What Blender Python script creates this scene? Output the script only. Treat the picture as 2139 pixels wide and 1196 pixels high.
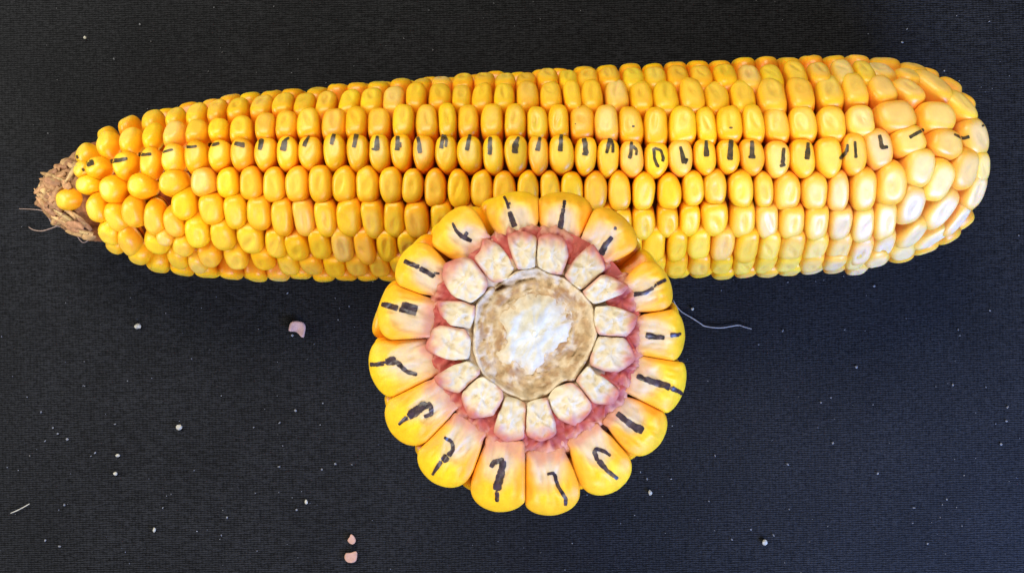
import bpy, math, random
import numpy as np
from mathutils import Vector, noise
from mathutils.bvhtree import BVHTree

random.seed(7)
rng = np.random.default_rng(7)
for o in list(bpy.data.objects):
    bpy.data.objects.remove(o)
SC = bpy.context.scene
COL = SC.collection

# ------------------------------------------------------------------ camera
H = 0.283            # camera height above the cloth (m)
ZREF = 0.023         # height of the ear's axis
CX, CY = 1069.5, 598.0
cam_d = bpy.data.cameras.new('camera')
cam = bpy.data.objects.new('camera', cam_d)
COL.objects.link(cam)
cam.location = (0, 0, H)
cam.rotation_euler = (0, 0, 0)
cam_d.sensor_width = 36
cam_d.lens = 36 * (H - ZREF) / 0.2139
cam_d.clip_start = 0.01
cam_d.clip_end = 50
SC.camera = cam

# ------------------------------------------------------------------ light
world = bpy.data.worlds.new('World')
SC.world = world
world.use_nodes = True
bg = world.node_tree.nodes['Background']
bg.inputs[0].default_value = (0.80, 0.88, 1.0, 1)
bg.inputs[1].default_value = 0.09


def area(name, loc, target, size, energy, color):
    d = bpy.data.lights.new(name, 'AREA')
    d.shape = 'RECTANGLE'
    d.size, d.size_y = size
    d.energy = energy
    d.color = color
    o = bpy.data.objects.new(name, d)
    o.location = loc
    v = Vector(target) - Vector(loc)
    o.rotation_euler = v.to_track_quat('-Z', 'Y').to_euler()
    COL.objects.link(o)
    return o


area('ceiling_light', (-0.30, 0.72, 0.95), (0, 0.01, 0.0), (0.75, 0.45), 13.5, (1.0, 0.955, 0.88))
area('room_light', (0.30, -0.78, 0.85), (0.0, 0.0, 0.02), (0.75, 0.45), 11.5, (1.0, 0.97, 0.93))
area('window_light', (0.20, -0.17, 0.17), (0.11, -0.07, 0.0), (0.14, 0.10), 1.6, (0.12, 0.31, 1.0))
area('side_light', (-0.42, 0.02, 0.20), (-0.08, 0.0, 0.0), (0.24, 0.20), 1.35, (0.96, 0.98, 1.0))

SC.view_settings.view_transform = 'Standard'
SC.view_settings.look = 'None'
SC.view_settings.gamma = 1
SC.view_settings.use_curve_mapping = False
SC.view_settings.exposure = 0.0
SC.cycles.use_denoising = True
SC.cycles.max_bounces = 8


# ------------------------------------------------------------------ helpers
def kpx(z):
    return 1e-4 * (H - z) / (H - ZREF)


def at(px, py, z):
    k = kpx(z)
    return np.array([(px - CX) * k, (CY - py) * k, z])


def topx(p):
    k = kpx(p[2])
    return CX + p[0] / k, CY - p[1] / k


def sstep(a, b, x):
    t = np.clip((x - a) / (b - a), 0, 1)
    return t * t * (3 - 2 * t)


def mesh_obj(name, verts, faces, mat, parent=None, cols=None, smooth=True):
    me = bpy.data.meshes.new(name)
    me.from_pydata([tuple(v) for v in verts], [], [tuple(f) for f in faces])
    if cols is not None:
        a = me.attributes.new('col', 'FLOAT_COLOR', 'POINT')
        c = np.ones((len(verts), 4), dtype=np.float32)
        c[:, :3] = cols
        a.data.foreach_set('color', c.ravel())
    if smooth:
        me.polygons.foreach_set('use_smooth', [True] * len(me.polygons))
    me.materials.append(mat)
    me.update()
    o = bpy.data.objects.new(name, me)
    COL.objects.link(o)
    if parent is not None:
        o.parent = parent
        o.matrix_parent_inverse = parent.matrix_world.inverted()
    return o


def empty(name, loc, label, cat):
    o = bpy.data.objects.new(name, None)
    o.location = loc
    o.empty_display_size = 0.01
    COL.objects.link(o)
    o['label'] = label
    o['category'] = cat
    bpy.context.view_layer.update()
    return o


def tag(o, label, cat, group=None):
    o['label'] = label
    o['category'] = cat
    if group:
        o['group'] = group


def ring_faces(nr, ns, close_top=True, close_bot=True, base=0):
    """rings of ns verts; vertex 0 is the centre of the first ring"""
    f = []
    for i in range(ns):
        j = (i + 1) % ns
        f.append((base, base + 1 + i, base + 1 + j))
    for r in range(nr - 1):
        a = base + 1 + r * ns
        b = a + ns
        for i in range(ns):
            j = (i + 1) % ns
            f.append((a + i, b + i, b + j, a + j))
    if close_bot:
        a = base + 1 + (nr - 1) * ns
        f.append(tuple(a + i for i in range(ns - 1, -1, -1)))
    return f


def tube(name, pts, r, mat, parent=None, ns=6):
    pts = [np.array(p, float) for p in pts]
    # Catmull-Rom resample
    P = [pts[0]] + pts + [pts[-1]]
    out = []
    for i in range(1, len(P) - 2):
        for t in np.linspace(0, 1, 7, endpoint=False):
            a, b, c, d = P[i - 1], P[i], P[i + 1], P[i + 2]
            out.append(0.5 * (2 * b + (c - a) * t + (2 * a - 5 * b + 4 * c - d) * t * t + (-a + 3 * b - 3 * c + d) * t ** 3))
    out.append(pts[-1])
    V, F = [], []
    n = len(out)
    for i, p in enumerate(out):
        d = out[min(i + 1, n - 1)] - out[max(i - 1, 0)]
        d = d / (np.linalg.norm(d) + 1e-12)
        u = np.cross(d, (0.1, 0.2, 1.0)); u /= np.linalg.norm(u)
        w = np.cross(d, u)
        rr = r * (0.55 + 0.45 * math.sin(math.pi * (i + 0.6) / (n + 0.2)) ** 0.4)
        for k in range(ns):
            a = 2 * math.pi * k / ns
            V.append(p + rr * (math.cos(a) * u + math.sin(a) * w))
    for i in range(n - 1):
        for k in range(ns):
            j = (k + 1) % ns
            F.append((i * ns + k, i * ns + j, (i + 1) * ns + j, (i + 1) * ns + k))
    F.append(tuple(range(ns - 1, -1, -1)))
    F.append(tuple((n - 1) * ns + k for k in range(ns)))
    return mesh_obj(name, V, F, mat, parent)


# ------------------------------------------------------------------ materials
def new_mat(name):
    m = bpy.data.materials.new(name)
    m.use_nodes = True
    nt = m.node_tree
    return m, nt, nt.nodes['Principled BSDF']


def link(nt, a, b):
    nt.links.new(a, b)


def noise_node(nt, scale, detail=3, rough=0.55, vec=None, dist=0.0):
    n = nt.nodes.new('ShaderNodeTexNoise')
    n.inputs['Scale'].default_value = scale
    n.inputs['Detail'].default_value = detail
    n.inputs['Roughness'].default_value = rough
    n.inputs['Distortion'].default_value = dist
    if vec is not None:
        link(nt, vec, n.inputs['Vector'])
    return n


def attr_mat(name, rough=0.4, spec=0.5, sss=0.0, rad=(1, 0.4, 0.1), sscale=0.001, nscale=900, namt=0.12,
             bump=0.1, bdist=0.0002, bscale=2500, coat=0.0, stretch=None, rvar=0.0):
    m, nt, b = new_mat(name)
    at_ = nt.nodes.new('ShaderNodeAttribute'); at_.attribute_name = 'col'
    tc = nt.nodes.new('ShaderNodeTexCoord')
    vec = tc.outputs['Object']
    if stretch:
        mp = nt.nodes.new('ShaderNodeMapping')
        mp.inputs['Scale'].default_value = stretch
        link(nt, vec, mp.inputs['Vector']); vec = mp.outputs['Vector']
    n = noise_node(nt, nscale, 4, 0.6, vec)
    mr = nt.nodes.new('ShaderNodeMapRange')
    mr.inputs['From Min'].default_value = 0.3
    mr.inputs['From Max'].default_value = 0.7
    mr.inputs['To Min'].default_value = 1 - namt
    mr.inputs['To Max'].default_value = 1 + namt
    link(nt, n.outputs['Fac'], mr.inputs['Value'])
    mul = nt.nodes.new('ShaderNodeVectorMath'); mul.operation = 'MULTIPLY'
    link(nt, at_.outputs['Color'], mul.inputs[0])
    link(nt, mr.outputs['Result'], mul.inputs[1])
    link(nt, mul.outputs['Vector'], b.inputs['Base Color'])
    b.inputs['Roughness'].default_value = rough
    b.inputs['Specular IOR Level'].default_value = spec
    b.inputs['Subsurface Weight'].default_value = sss
    b.inputs['Subsurface Radius'].default_value = rad
    b.inputs['Subsurface Scale'].default_value = sscale
    b.inputs['Coat Weight'].default_value = coat
    b.inputs['Coat Roughness'].default_value = 0.25
    n2 = noise_node(nt, bscale, 3, 0.6, vec)
    if rvar:
        m2 = nt.nodes.new('ShaderNodeMapRange')
        m2.inputs['To Min'].default_value = rough - rvar
        m2.inputs['To Max'].default_value = rough + rvar
        link(nt, n.outputs['Fac'], m2.inputs['Value'])
        link(nt, m2.outputs['Result'], b.inputs['Roughness'])
    bp = nt.nodes.new('ShaderNodeBump')
    bp.inputs['Strength'].default_value = bump
    bp.inputs['Distance'].default_value = bdist
    link(nt, n2.outputs['Fac'], bp.inputs['Height'])
    link(nt, bp.outputs['Normal'], b.inputs['Normal'])
    return m


def plain_mat(name, color, rough=0.6, spec=0.4, nscale=1500, namt=0.25):
    m, nt, b = new_mat(name)
    tc = nt.nodes.new('ShaderNodeTexCoord')
    n = noise_node(nt, nscale, 4, 0.6, tc.outputs['Object'])
    r = nt.nodes.new('ShaderNodeValToRGB')
    r.color_ramp.elements[0].position = 0.3
    r.color_ramp.elements[1].position = 0.7
    r.color_ramp.elements[0].color = (*[c * (1 - namt) for c in color], 1)
    r.color_ramp.elements[1].color = (*[min(1, c * (1 + namt)) for c in color], 1)
    link(nt, n.outputs['Fac'], r.inputs['Fac'])
    link(nt, r.outputs['Color'], b.inputs['Base Color'])
    b.inputs['Roughness'].default_value = rough
    b.inputs['Specular IOR Level'].default_value = spec
    return m


M_KERN = attr_mat('corn_kernel', rough=0.36, spec=0.40, sss=0.5, rad=(1.0, 0.40, 0.05), sscale=0.0020,
                  nscale=420, namt=0.08, bump=0.18, bdist=0.0002, bscale=900, rvar=0.12)
M_CUT = attr_mat('kernel_side', rough=0.50, spec=0.35, sss=0.28, rad=(1.0, 0.45, 0.1), sscale=0.0016,
                 nscale=500, namt=0.09, bump=0.22, bdist=0.0002, bscale=900, rvar=0.1)
M_GLUME = attr_mat('glume', rough=0.62, spec=0.3, sss=0.12, rad=(1.0, 0.6, 0.4), sscale=0.0008,
                   nscale=600, namt=0.08, bump=0.28, bdist=0.0004, bscale=700)
M_CHAFF = attr_mat('red_chaff', rough=0.6, spec=0.3, nscale=1100, namt=0.15, bump=0.3, bdist=0.0004, bscale=1100)
M_WOOD = attr_mat('cob_wood', rough=0.78, spec=0.2, nscale=1300, namt=0.14, bump=0.6, bdist=0.0004, bscale=1100)
M_PITH = attr_mat('pith', rough=0.9, spec=0.05, sss=0.1, rad=(1, 0.9, 0.8), sscale=0.0008, nscale=700, namt=0.1,
                  bump=0.6, bdist=0.0005, bscale=700)
M_COB = attr_mat('cob', rough=0.8, spec=0.15, nscale=900, namt=0.35, bump=0.8, bdist=0.0005, bscale=900)
M_HUSK = attr_mat('papery_bract', rough=0.6, spec=0.3, nscale=1200, namt=0.3, bump=0.6, bdist=0.0002, bscale=1500)
M_SILK = plain_mat('dry_silk', (0.32, 0.22, 0.17), 0.5)
M_INK = plain_mat('marker_ink', (0.055, 0.039, 0.015), 0.38, 0.45, 1300, 0.75)
M_INK2 = plain_mat('marker_ink_side', (0.036, 0.021, 0.024), 0.38, 0.45, 1000, 0.85)
for _m in (M_INK, M_INK2):
    _nt = _m.node_tree
    _tc = _nt.nodes.new('ShaderNodeTexCoord')
    _n = noise_node(_nt, 1100, 3, 0.6, _tc.outputs['Object'])
    _mr = _nt.nodes.new('ShaderNodeMapRange')
    _mr.inputs['From Min'].default_value = 0.36
    _mr.inputs['From Max'].default_value = 0.56
    _mr.inputs['To Min'].default_value = 0.76
    _mr.inputs['To Max'].default_value = 1.0
    link(_nt, _n.outputs['Fac'], _mr.inputs['Value'])
    link(_nt, _mr.outputs['Result'], _nt.nodes['Principled BSDF'].inputs['Alpha'])
M_LINT = plain_mat('lint', (0.24, 0.24, 0.24), 0.9, 0.2)
M_CRUMB = plain_mat('pale_crumb', (0.44, 0.41, 0.32), 0.8, 0.2)
M_FLAKE = plain_mat('pink_flake', (0.42, 0.27, 0.24), 0.7, 0.25, 900, 0.15)
M_FLAKE2 = plain_mat('tan_flake', (0.44, 0.25, 0.17), 0.7, 0.25, 900, 0.15)
M_FIBRE = plain_mat('grey_fibre', (0.26, 0.25, 0.24), 0.5, 0.4)


def cloth_material():
    m, nt, b = new_mat('black_woven_cloth')
    tc = nt.nodes.new('ShaderNodeTexCoord')
    mp = nt.nodes.new('ShaderNodeMapping')
    mp.inputs['Scale'].default_value = (0.30, 1.0, 1.0)
    mp.inputs['Rotation'].default_value = (0, 0, math.radians(1.0))
    link(nt, tc.outputs['Object'], mp.inputs['Vector'])
    n1 = noise_node(nt, 2600, 2, 0.7, mp.outputs['Vector'])            # broken weft streaks
    wav = nt.nodes.new('ShaderNodeTexWave')
    wav.wave_type = 'BANDS'; wav.bands_direction = 'Y'
    wav.inputs['Scale'].default_value = 640
    wav.inputs['Distortion'].default_value = 2.2
    wav.inputs['Detail'].default_value = 2
    wav.inputs['Detail Scale'].default_value = 1.6
    mp2 = nt.nodes.new('ShaderNodeMapping')
    mp2.inputs['Rotation'].default_value = (0, 0, math.radians(-1.2))
    link(nt, tc.outputs['Object'], mp2.inputs['Vector'])
    link(nt, mp2.outputs['Vector'], wav.inputs['Vector'])
    wx = nt.nodes.new('ShaderNodeTexWave')
    wx.wave_type = 'BANDS'; wx.bands_direction = 'X'
    wx.inputs['Scale'].default_value = 420
    wx.inputs['Distortion'].default_value = 3.0
    wx.inputs['Detail'].default_value = 1
    link(nt, mp2.outputs['Vector'], wx.inputs['Vector'])
    mul = nt.nodes.new('ShaderNodeMath'); mul.operation = 'MULTIPLY'
    link(nt, wav.outputs['Fac'], mul.inputs[0])
    mr = nt.nodes.new('ShaderNodeMapRange')
    mr.inputs['To Min'].default_value = 0.55
    link(nt, wx.outputs['Fac'], mr.inputs['Value'])
    link(nt, mr.outputs['Result'], mul.inputs[1])
    add = nt.nodes.new('ShaderNodeMath'); add.operation = 'MULTIPLY_ADD'
    link(nt, n1.outputs['Fac'], add.inputs[0])
    add.inputs[1].default_value = 2.3
    link(nt, mul.outputs['Value'], add.inputs[2])
    ramp = nt.nodes.new('ShaderNodeValToRGB')
    e = ramp.color_ramp.elements
    e[0].position = 0.58; e[0].color = (0.0004, 0.0004, 0.00045, 1)  # dark end: black yarn, with thread-gap shade put into the colour
    e[1].position = 1.0; e[1].color = (0.0185, 0.0188, 0.0198, 1)
    half = nt.nodes.new('ShaderNodeMath'); half.operation = 'MULTIPLY'
    half.inputs[1].default_value = 0.49
    link(nt, add.outputs['Value'], half.inputs[0])
    link(nt, half.outputs['Value'], ramp.inputs['Fac'])
    big = noise_node(nt, 45, 5, 0.65, tc.outputs['Object'])
    mrb = nt.nodes.new('ShaderNodeMapRange')
    mrb.inputs['To Min'].default_value = 0.45
    mrb.inputs['To Max'].default_value = 1.45
    link(nt, big.outputs['Fac'], mrb.inputs['Value'])
    vm = nt.nodes.new('ShaderNodeVectorMath'); vm.operation = 'MULTIPLY'
    link(nt, ramp.outputs['Color'], vm.inputs[0])
    link(nt, mrb.outputs['Result'], vm.inputs[1])
    link(nt, vm.outputs['Vector'], b.inputs['Base Color'])
    b.inputs['Roughness'].default_value = 0.62
    b.inputs['Specular IOR Level'].default_value = 0.10
    bp = nt.nodes.new('ShaderNodeBump')
    bp.inputs['Strength'].default_value = 0.6
    bp.inputs['Distance'].default_value = 0.00012
    link(nt, add.outputs['Value'], bp.inputs['Height'])
    link(nt, bp.outputs['Normal'], b.inputs['Normal'])
    return m


# ------------------------------------------------------------------ the cloth
nx, ny = 60, 48
V, F = [], []
for j in range(ny + 1):
    for i in range(nx + 1):
        x = -0.45 + 0.9 * i / nx
        y = -0.35 + 0.7 * j / ny
        V.append((x, y, 0.00025 * noise.noise(Vector((x * 18, y * 18, 0.3))) - 0.0003))
for j in range(ny):
    for i in range(nx):
        a = j * (nx + 1) + i
        F.append((a, a + 1, a + nx + 2, a + nx + 1))
cloth = mesh_obj('tablecloth', V, F, cloth_material())
cloth['kind'] = 'structure'
cloth['label'] = 'flat black woven cloth under the corn'
cloth['category'] = 'tablecloth'

# ------------------------------------------------------------------ the whole ear: body of revolution
# pixel x, pixel y of axis, pixel radius, measured off the outline
PROF = np.array([
    [66, 400, 4], [75, 402, 34], [90, 405, 52], [120, 406, 74], [150, 404, 92], [175, 400, 112], [200, 397, 130], [250, 395, 153],
    [300, 396, 170], [400, 394, 187], [500, 390, 196], [600, 386, 200], [800, 378, 210], [1000, 371, 217],
    [1200, 364, 223], [1400, 358, 226], [1600, 350, 227], [1700, 346.5, 227], [1780, 344, 225], [1840, 341, 217],
    [1900, 339, 203], [1950, 337, 185], [2000, 335, 160], [2030, 334, 139], [2052, 334, 121], [2068, 334, 99], [2078, 334, 72], [2085, 334, 8]])


def zaxis(px):
    return 0.0001 * (198 + (px - 500) * (31.0 / 1200)) + 0.0002


PT = (PROF[:, 0] - CX) * 1e-4


def prof(t):
    px = t * 1e4 + CX
    r = np.interp(t, PT, PROF[:, 2]) * 1e-4
    y = (CY - np.interp(t, PT, PROF[:, 1])) * 1e-4
    return y, zaxis(px), r


def P(t, th, dr=0.0):
    y, z, r = prof(t)
    # smooth the piecewise-linear profile a little
    for d in (0.002, 0.004):
        pass
    r = max(r + dr, 1e-5)
    return np.array([t, y + r * math.sin(th), z + r * math.cos(th)])


TH = np.radians(np.arange(-112, 112.1, 0.5))


def solve(px, py):
    """the point of the ear surface seen at a pixel: (t, theta)"""
    t = (px - CX) * 1e-4
    th = 0
    for it in range(14):
        t = min(max(t, PT[0]), PT[-1])
        y, z, r = prof(t)
        Y = y + r * np.sin(TH); Z = z + r * np.cos(TH)
        py_ = CY - Y / (1e-4 * (H - Z) / (H - ZREF))
        i0, i1 = int(np.argmin(py_)), int(np.argmax(py_))
        lo, hi = min(i0, i1), max(i0, i1)
        seg = np.abs(py_[lo:hi + 1] - py)
        th = TH[lo + int(np.argmin(seg))]
        p = P(t, th)
        qx, qy = topx(p)
        t += 0.8 * (px - qx) * kpx(p[2])
    return min(max(t, PT[0]), PT[-1]), th


def frame(t, th):
    e = 0.0012
    t0, t1 = max(t - e, PT[0]), min(t + e, PT[-1])
    a = P(t1, th) - P(t0, th)
    b = P(t, th + 0.01) - P(t, th - 0.01)
    a /= np.linalg.norm(a); b /= np.linalg.norm(b)
    c = np.cross(a, b)
    c /= np.linalg.norm(c)
    b = np.cross(c, a)
    return a, b, c


# kernel profile: (fraction of the outline, depth in units of half the smaller width)
KP = np.array([[0.10, 0.0], [0.20, 0.002], [0.30, 0.006], [0.40, 0.014], [0.50, 0.03], [0.60, 0.058], [0.69, 0.10], [0.77, 0.16],
               [0.84, 0.235], [0.90, 0.34], [0.945, 0.47], [0.975, 0.64], [0.995, 0.88], [1.0, 1.2], [0.985, 1.6], [0.94, 2.1], [0.86, 2.7]])
NS = 32
PHI = np.linspace(0, 2 * math.pi, NS, endpoint=False)


def kernel_shape(w, h, n_top=2.7, n_bot=2.7, dent=1.0, dent_y=0.0, seed=0, dome=1.0, pale=0.0, paleamt=0.0, sq=0.0):
    """local verts (along, around, out), faces, colours"""
    r = np.random.default_rng(seed)
    ca, sa = np.cos(PHI), np.sin(PHI)
    n = np.where(sa > 0, n_top, n_bot)
    rad = (np.abs(ca) ** n + np.abs(sa) ** n) ** (-1 / n)
    lump = 1 + 0.028 * np.sin(2 * PHI + r.uniform(0, 6)) + 0.022 * np.sin(3 * PHI + r.uniform(0, 6)) + 0.012 * np.sin(5 * PHI + r.uniform(0, 6))
    ox, oy = rad * ca * w / 2 * lump, rad * sa * h / 2 * lump
    ox = ox * (1 + sq * np.sin(PHI) * 0.5)
    u = min(w, h) / 2
    dx, dy = r.normal(0, 0.05) * w, dent_y * h + r.normal(0, 0.03) * h
    drx, dry = w * r.uniform(0.12, 0.19), h * r.uniform(0.17, 0.28)
    dang = r.uniform(0, 6.28)
    dtilt = r.normal(0, 0.25)
    V = []
    tilt_a, tilt_b = r.normal(0, 0.045), r.normal(0, 0.045)
    S = np.concatenate([[0.0], np.repeat(KP[:, 0], NS)])
    Dp = np.concatenate([[0.0], np.repeat(KP[:, 1], NS)])
    X = np.concatenate([[0.0], (KP[:, 0][:, None] * ox[None, :]).ravel()])
    Y = np.concatenate([[0.0], (KP[:, 0][:, None] * oy[None, :]).ravel()])
    Z = -Dp * u * np.where(Dp < 1.0, dome, 1.0 * dome ** 0.3)
    # the dent: a shallow pit with a crescent lip
    ct, st = math.cos(dtilt), math.sin(dtilt)
    ex = ((X - dx) * ct + (Y - dy) * st) / drx
    ey = (-(X - dx) * st + (Y - dy) * ct) / dry
    d = np.sqrt(ex ** 2 + ey ** 2)
    asym = 0.65 + 0.35 * np.cos(np.arctan2(ey, ex) - dang)
    pit = (1 - sstep(0.45, 1.08, d)) * asym
    lip = np.exp(-((d - 1.2) / 0.25) ** 2) * 0.25
    Z = Z - dent * u * (0.13 * (pit - lip) + 0.075 * np.exp(-((d - 1.0) / 0.28) ** 2) * np.clip(asym - 0.45, 0, 1) * 1.8)
    Z = Z + tilt_a * X + tilt_b * Y
    V = np.stack([X, Y, Z], 1)
    F = ring_faces(len(KP), NS)
    # colours: deep yellow flesh, paler crown, oranger flanks (real pigment of dent corn)
    hue = float(np.clip(r.normal(0, 1.2), -2.2, 2.0))
    yel = np.array([0.89, 0.462 + 0.026 * hue, 0.005])
    crown = np.array([0.92, 0.60 + 0.020 * hue, 0.028 + 0.06 * r.random() ** 2])
    flank = np.array([0.86, 0.285 + 0.02 * hue, 0.003])
    wc = (1 - sstep(0.38, 0.86, S))[:, None] * r.uniform(0.6, 1.0)
    wf = sstep(0.14, 0.95, Dp)[:, None]
    C = yel * (1 - wc) + crown * wc
    C = C * (1 - wf) + flank * wf
    cream = np.array([0.76, 0.59, 0.38])
    wp = paleamt * (0.30 + 1.0 * (1 - sstep(0.45, 0.88, S)))
    wp = np.clip(wp, 0, 1)[:, None]
    C = C * (1 - wp) + cream * wp
    # dent floor a touch darker: shade of the pit put into the colour
    C = C * (1 - 0.10 * dent * np.clip(pit, 0, 1)[:, None] * np.array([0.6, 0.8, 0.2]))
    return V, F, C * r.uniform(0.93, 1.04)


# rows measured from the photograph: (x centre, y centre, width, height) in photograph pixels
def spans(xs, ys):
    """xs: list of (x0, x1); ys: control points (x, top, bottom)"""
    ys = np.array(ys, float)
    out = []
    for x0, x1 in xs:
        c = (x0 + x1) / 2
        t, b = np.interp(c, ys[:, 0], ys[:, 1]), np.interp(c, ys[:, 0], ys[:, 2])
        out.append((c, (t + b) / 2, x1 - x0, b - t))
    return out


ROW = {}
ROW['D'] = spans([(224, 271), (279, 326), (329, 376), (378, 429), (430, 475), (476, 524), (526, 573), (574, 619), (620, 667), (672, 718), (720, 767),
                  (768, 812), (813, 858), (860, 905), (907, 953), (954, 1005), (1007, 1051), (1054, 1101), (1103, 1145), (1147, 1198),
                  (1201, 1246), (1248, 1294), (1296, 1345), (1348, 1397), (1399, 1448), (1452, 1498), (1501, 1546), (1548, 1599),
                  (1602, 1652), (1654, 1705), (1708, 1762), (1763, 1815)],
                 [(247, 308, 366), (300, 296, 364), (350, 291, 355), (403, 287, 353), (450, 284, 348), (550, 281, 348), (650, 278, 349), (750, 275, 349),
                  (850, 277, 352), (950, 278, 356), (1050, 279, 362), (1150, 278, 361), (1250, 283, 365), (1300, 290, 367),
                  (1370, 293, 371), (1420, 290, 367), (1475, 288, 363), (1520, 290, 361), (1575, 289, 364), (1625, 292, 370),
                  (1680, 289, 369), (1735, 285, 370), (1790, 279, 365)])
ROW['E'] = [(221, 396, 54, 62), (283, 388, 58, 58), (350, 379, 60, 58), (417, 378, 56, 61)] + spans(
    [(447, 493), (495, 543), (545, 591), (593, 641), (641, 690), (690, 739), (739, 788), (790, 837), (838, 881), (884, 929), (934, 979),
     (982, 1027), (1029, 1075), (1080, 1124), (1128, 1169), (1172, 1217), (1221, 1268), (1271, 1318), (1322, 1369), (1376, 1423),
     (1428, 1472), (1473, 1519), (1525, 1576), (1578, 1618), (1619, 1676), (1678, 1732), (1733, 1777), (1780, 1836), (1835, 1901)],
    [(447, 348, 412), (520, 348, 417), (570, 350, 421), (670, 346, 421), (760, 349, 423), (860, 354, 426), (910, 355, 433), (1000, 358, 436),
     (1060, 361, 440), (1200, 362, 441), (1300, 363, 441), (1400, 366, 439), (1450, 361, 432), (1495, 358, 428), (1550, 360, 433),
     (1600, 364, 434), (1650, 366, 441), (1750, 366, 443), (1808, 357, 442), (1868, 342, 429)])
ROW['C'] = [(215, 292, 45, 48), (262, 279, 48, 56), (311, 271, 44, 54), (357, 266, 48, 54), (406, 263, 46, 52)] + spans(
    [(430, 473), (475, 524), (530, 572), (573, 617), (618, 664), (669, 719), (719, 763), (765, 812), (818, 863), (866, 912), (914, 952),
     (954, 998), (1003, 1050), (1053, 1098), (1100, 1144), (1146, 1187), (1191, 1241), (1243, 1291), (1293, 1343), (1346, 1396),
     (1398, 1455), (1456, 1498), (1499, 1552), (1553, 1598), (1599, 1651), (1652, 1708), (1711, 1769), (1770, 1831)],
    [(450, 237, 282), (500, 230, 285), (550, 225, 281), (600, 220, 279), (690, 213, 279), (790, 214, 279), (890, 205, 278), (980, 207, 278),
     (1075, 210, 280), (1120, 214, 283), (1215, 208, 281), (1318, 214, 290), (1370, 216, 296), (1430, 215, 293), (1520, 214, 290),
     (1625, 213, 288), (1740, 213, 287), (1800, 213, 279)])
ROW['B'] = [(216, 262, 42, 0), (262, 246, 48, 0), (314, 237, 48, 0), (362, 230, 43, 0), (407, 224, 45, 0), (451, 219, 42, 0), (495, 213, 46, 0),
            (545, 209, 45, 0), (590, 206, 43, 0), (634, 205, 43, 0), (679, 202, 43, 0), (728, 199, 42, 0), (774, 196, 47, 0),
            (821, 195, 46, 0), (868, 192, 41, 0), (917, 188, 48, 0), (963, 189, 40, 0), (1006, 189, 44, 0), (1052, 189, 42, 0),
            (1101, 188, 47, 0), (1150, 188, 45, 0), (1195, 190, 36, 0), (1236, 188, 44, 0), (1288, 186, 49, 0), (1340, 190, 46, 0),
            (1391, 191, 53, 0), (1446, 190, 50, 0), (1498, 187, 50, 0), (1553, 188, 50, 0), (1614, 188, 60, 0), (1674, 183, 56, 0),
            (1734, 178, 56, 0), (1787, 175, 52, 0)]
ROW['A'] = [(x, y, w, 0) for x, y, w in [(480, 190, 44), (524, 186, 42), (567, 183, 43), (612, 180, 44), (661, 178, 42), (707, 174, 42), (748, 171, 42), (791, 169, 44),
            (838, 166, 42), (880, 165, 40), (922, 161, 43), (966, 160, 43), (1011, 158, 44), (1054, 157, 43), (1098, 155, 43), (1143, 152, 44),
            (1187, 152, 42), (1228, 152, 42), (1273, 151, 44), (1323, 152, 46), (1369, 150, 46), (1416, 149, 46), (1465, 149, 47), (1515, 148, 48),
            (1566, 149, 48), (1613, 147, 46), (1663, 144, 44), (1712, 142, 46), (1762, 141, 46), (1808, 142, 40)]]
ROW['F'] = [(376, 433, 55, 64), (436, 441, 53, 66)] + spans(
    [(464, 511), (513, 562), (564, 608), (609, 654), (656, 699), (700, 753), (754, 799), (800, 843), (845, 893), (898, 945), (948, 993),
     (997, 1042), (1046, 1091), (1095, 1140), (1144, 1190), (1193, 1238), (1241, 1283), (1285, 1320), (1322, 1369), (1373, 1418), (1421, 1463),
     (1466, 1523), (1526, 1580), (1581, 1628), (1629, 1682), (1684, 1733), (1735, 1782), (1783, 1828), (1829, 1879)],
    [(487, 413, 481), (540, 418, 485), (590, 424, 497), (680, 425, 498), (780, 428, 501), (870, 432, 502), (1100, 442, 512), (1340, 443, 509),
     (1400, 440, 501), (1495, 431, 499), (1550, 435, 504), (1650, 439, 505), (1760, 443, 511), (1805, 444, 514), (1854, 431, 508)])
ROW['G'] = [(408, 494, 54, 58), (461, 502, 50, 60), (520, 509, 54, 58), (574, 517, 42, 54), (618, 525, 46, 52)] + [(x, y, w, 0) for x, y, w in
            [(666, 521, 46), (714, 522, 48), (761, 523, 44), (807, 523, 42), (852, 524, 42), (895, 525, 43), (1275, 526, 44), (1320, 526, 42), (1366, 523, 48), (1415, 522, 42),
             (1461, 522, 49), (1511, 521, 48), (1561, 523, 50), (1608, 524, 46), (1655, 524, 54), (1705, 527, 52), (1755, 529, 50), (1800, 531, 48),
             (1850, 523, 48)]]
ROW['H'] = [(434, 546, 49, 38), (490, 549, 50, 40), (548, 552, 48, 38)] + [(x, y, w, 0) for x, y, w in
            [(601, 562, 43), (650, 565, 46), (698, 566, 46), (745, 565, 46), (791, 564, 44), (836, 564, 44), (880, 564, 43), (1320, 566, 46), (1368, 566, 46), (1414, 565, 47), (1461, 565, 46),
             (1508, 563, 45), (1554, 561, 46), (1600, 560, 46), (1647, 559, 50), (1695, 558, 48), (1743, 556, 48), (1789, 551, 46)]]
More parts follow.
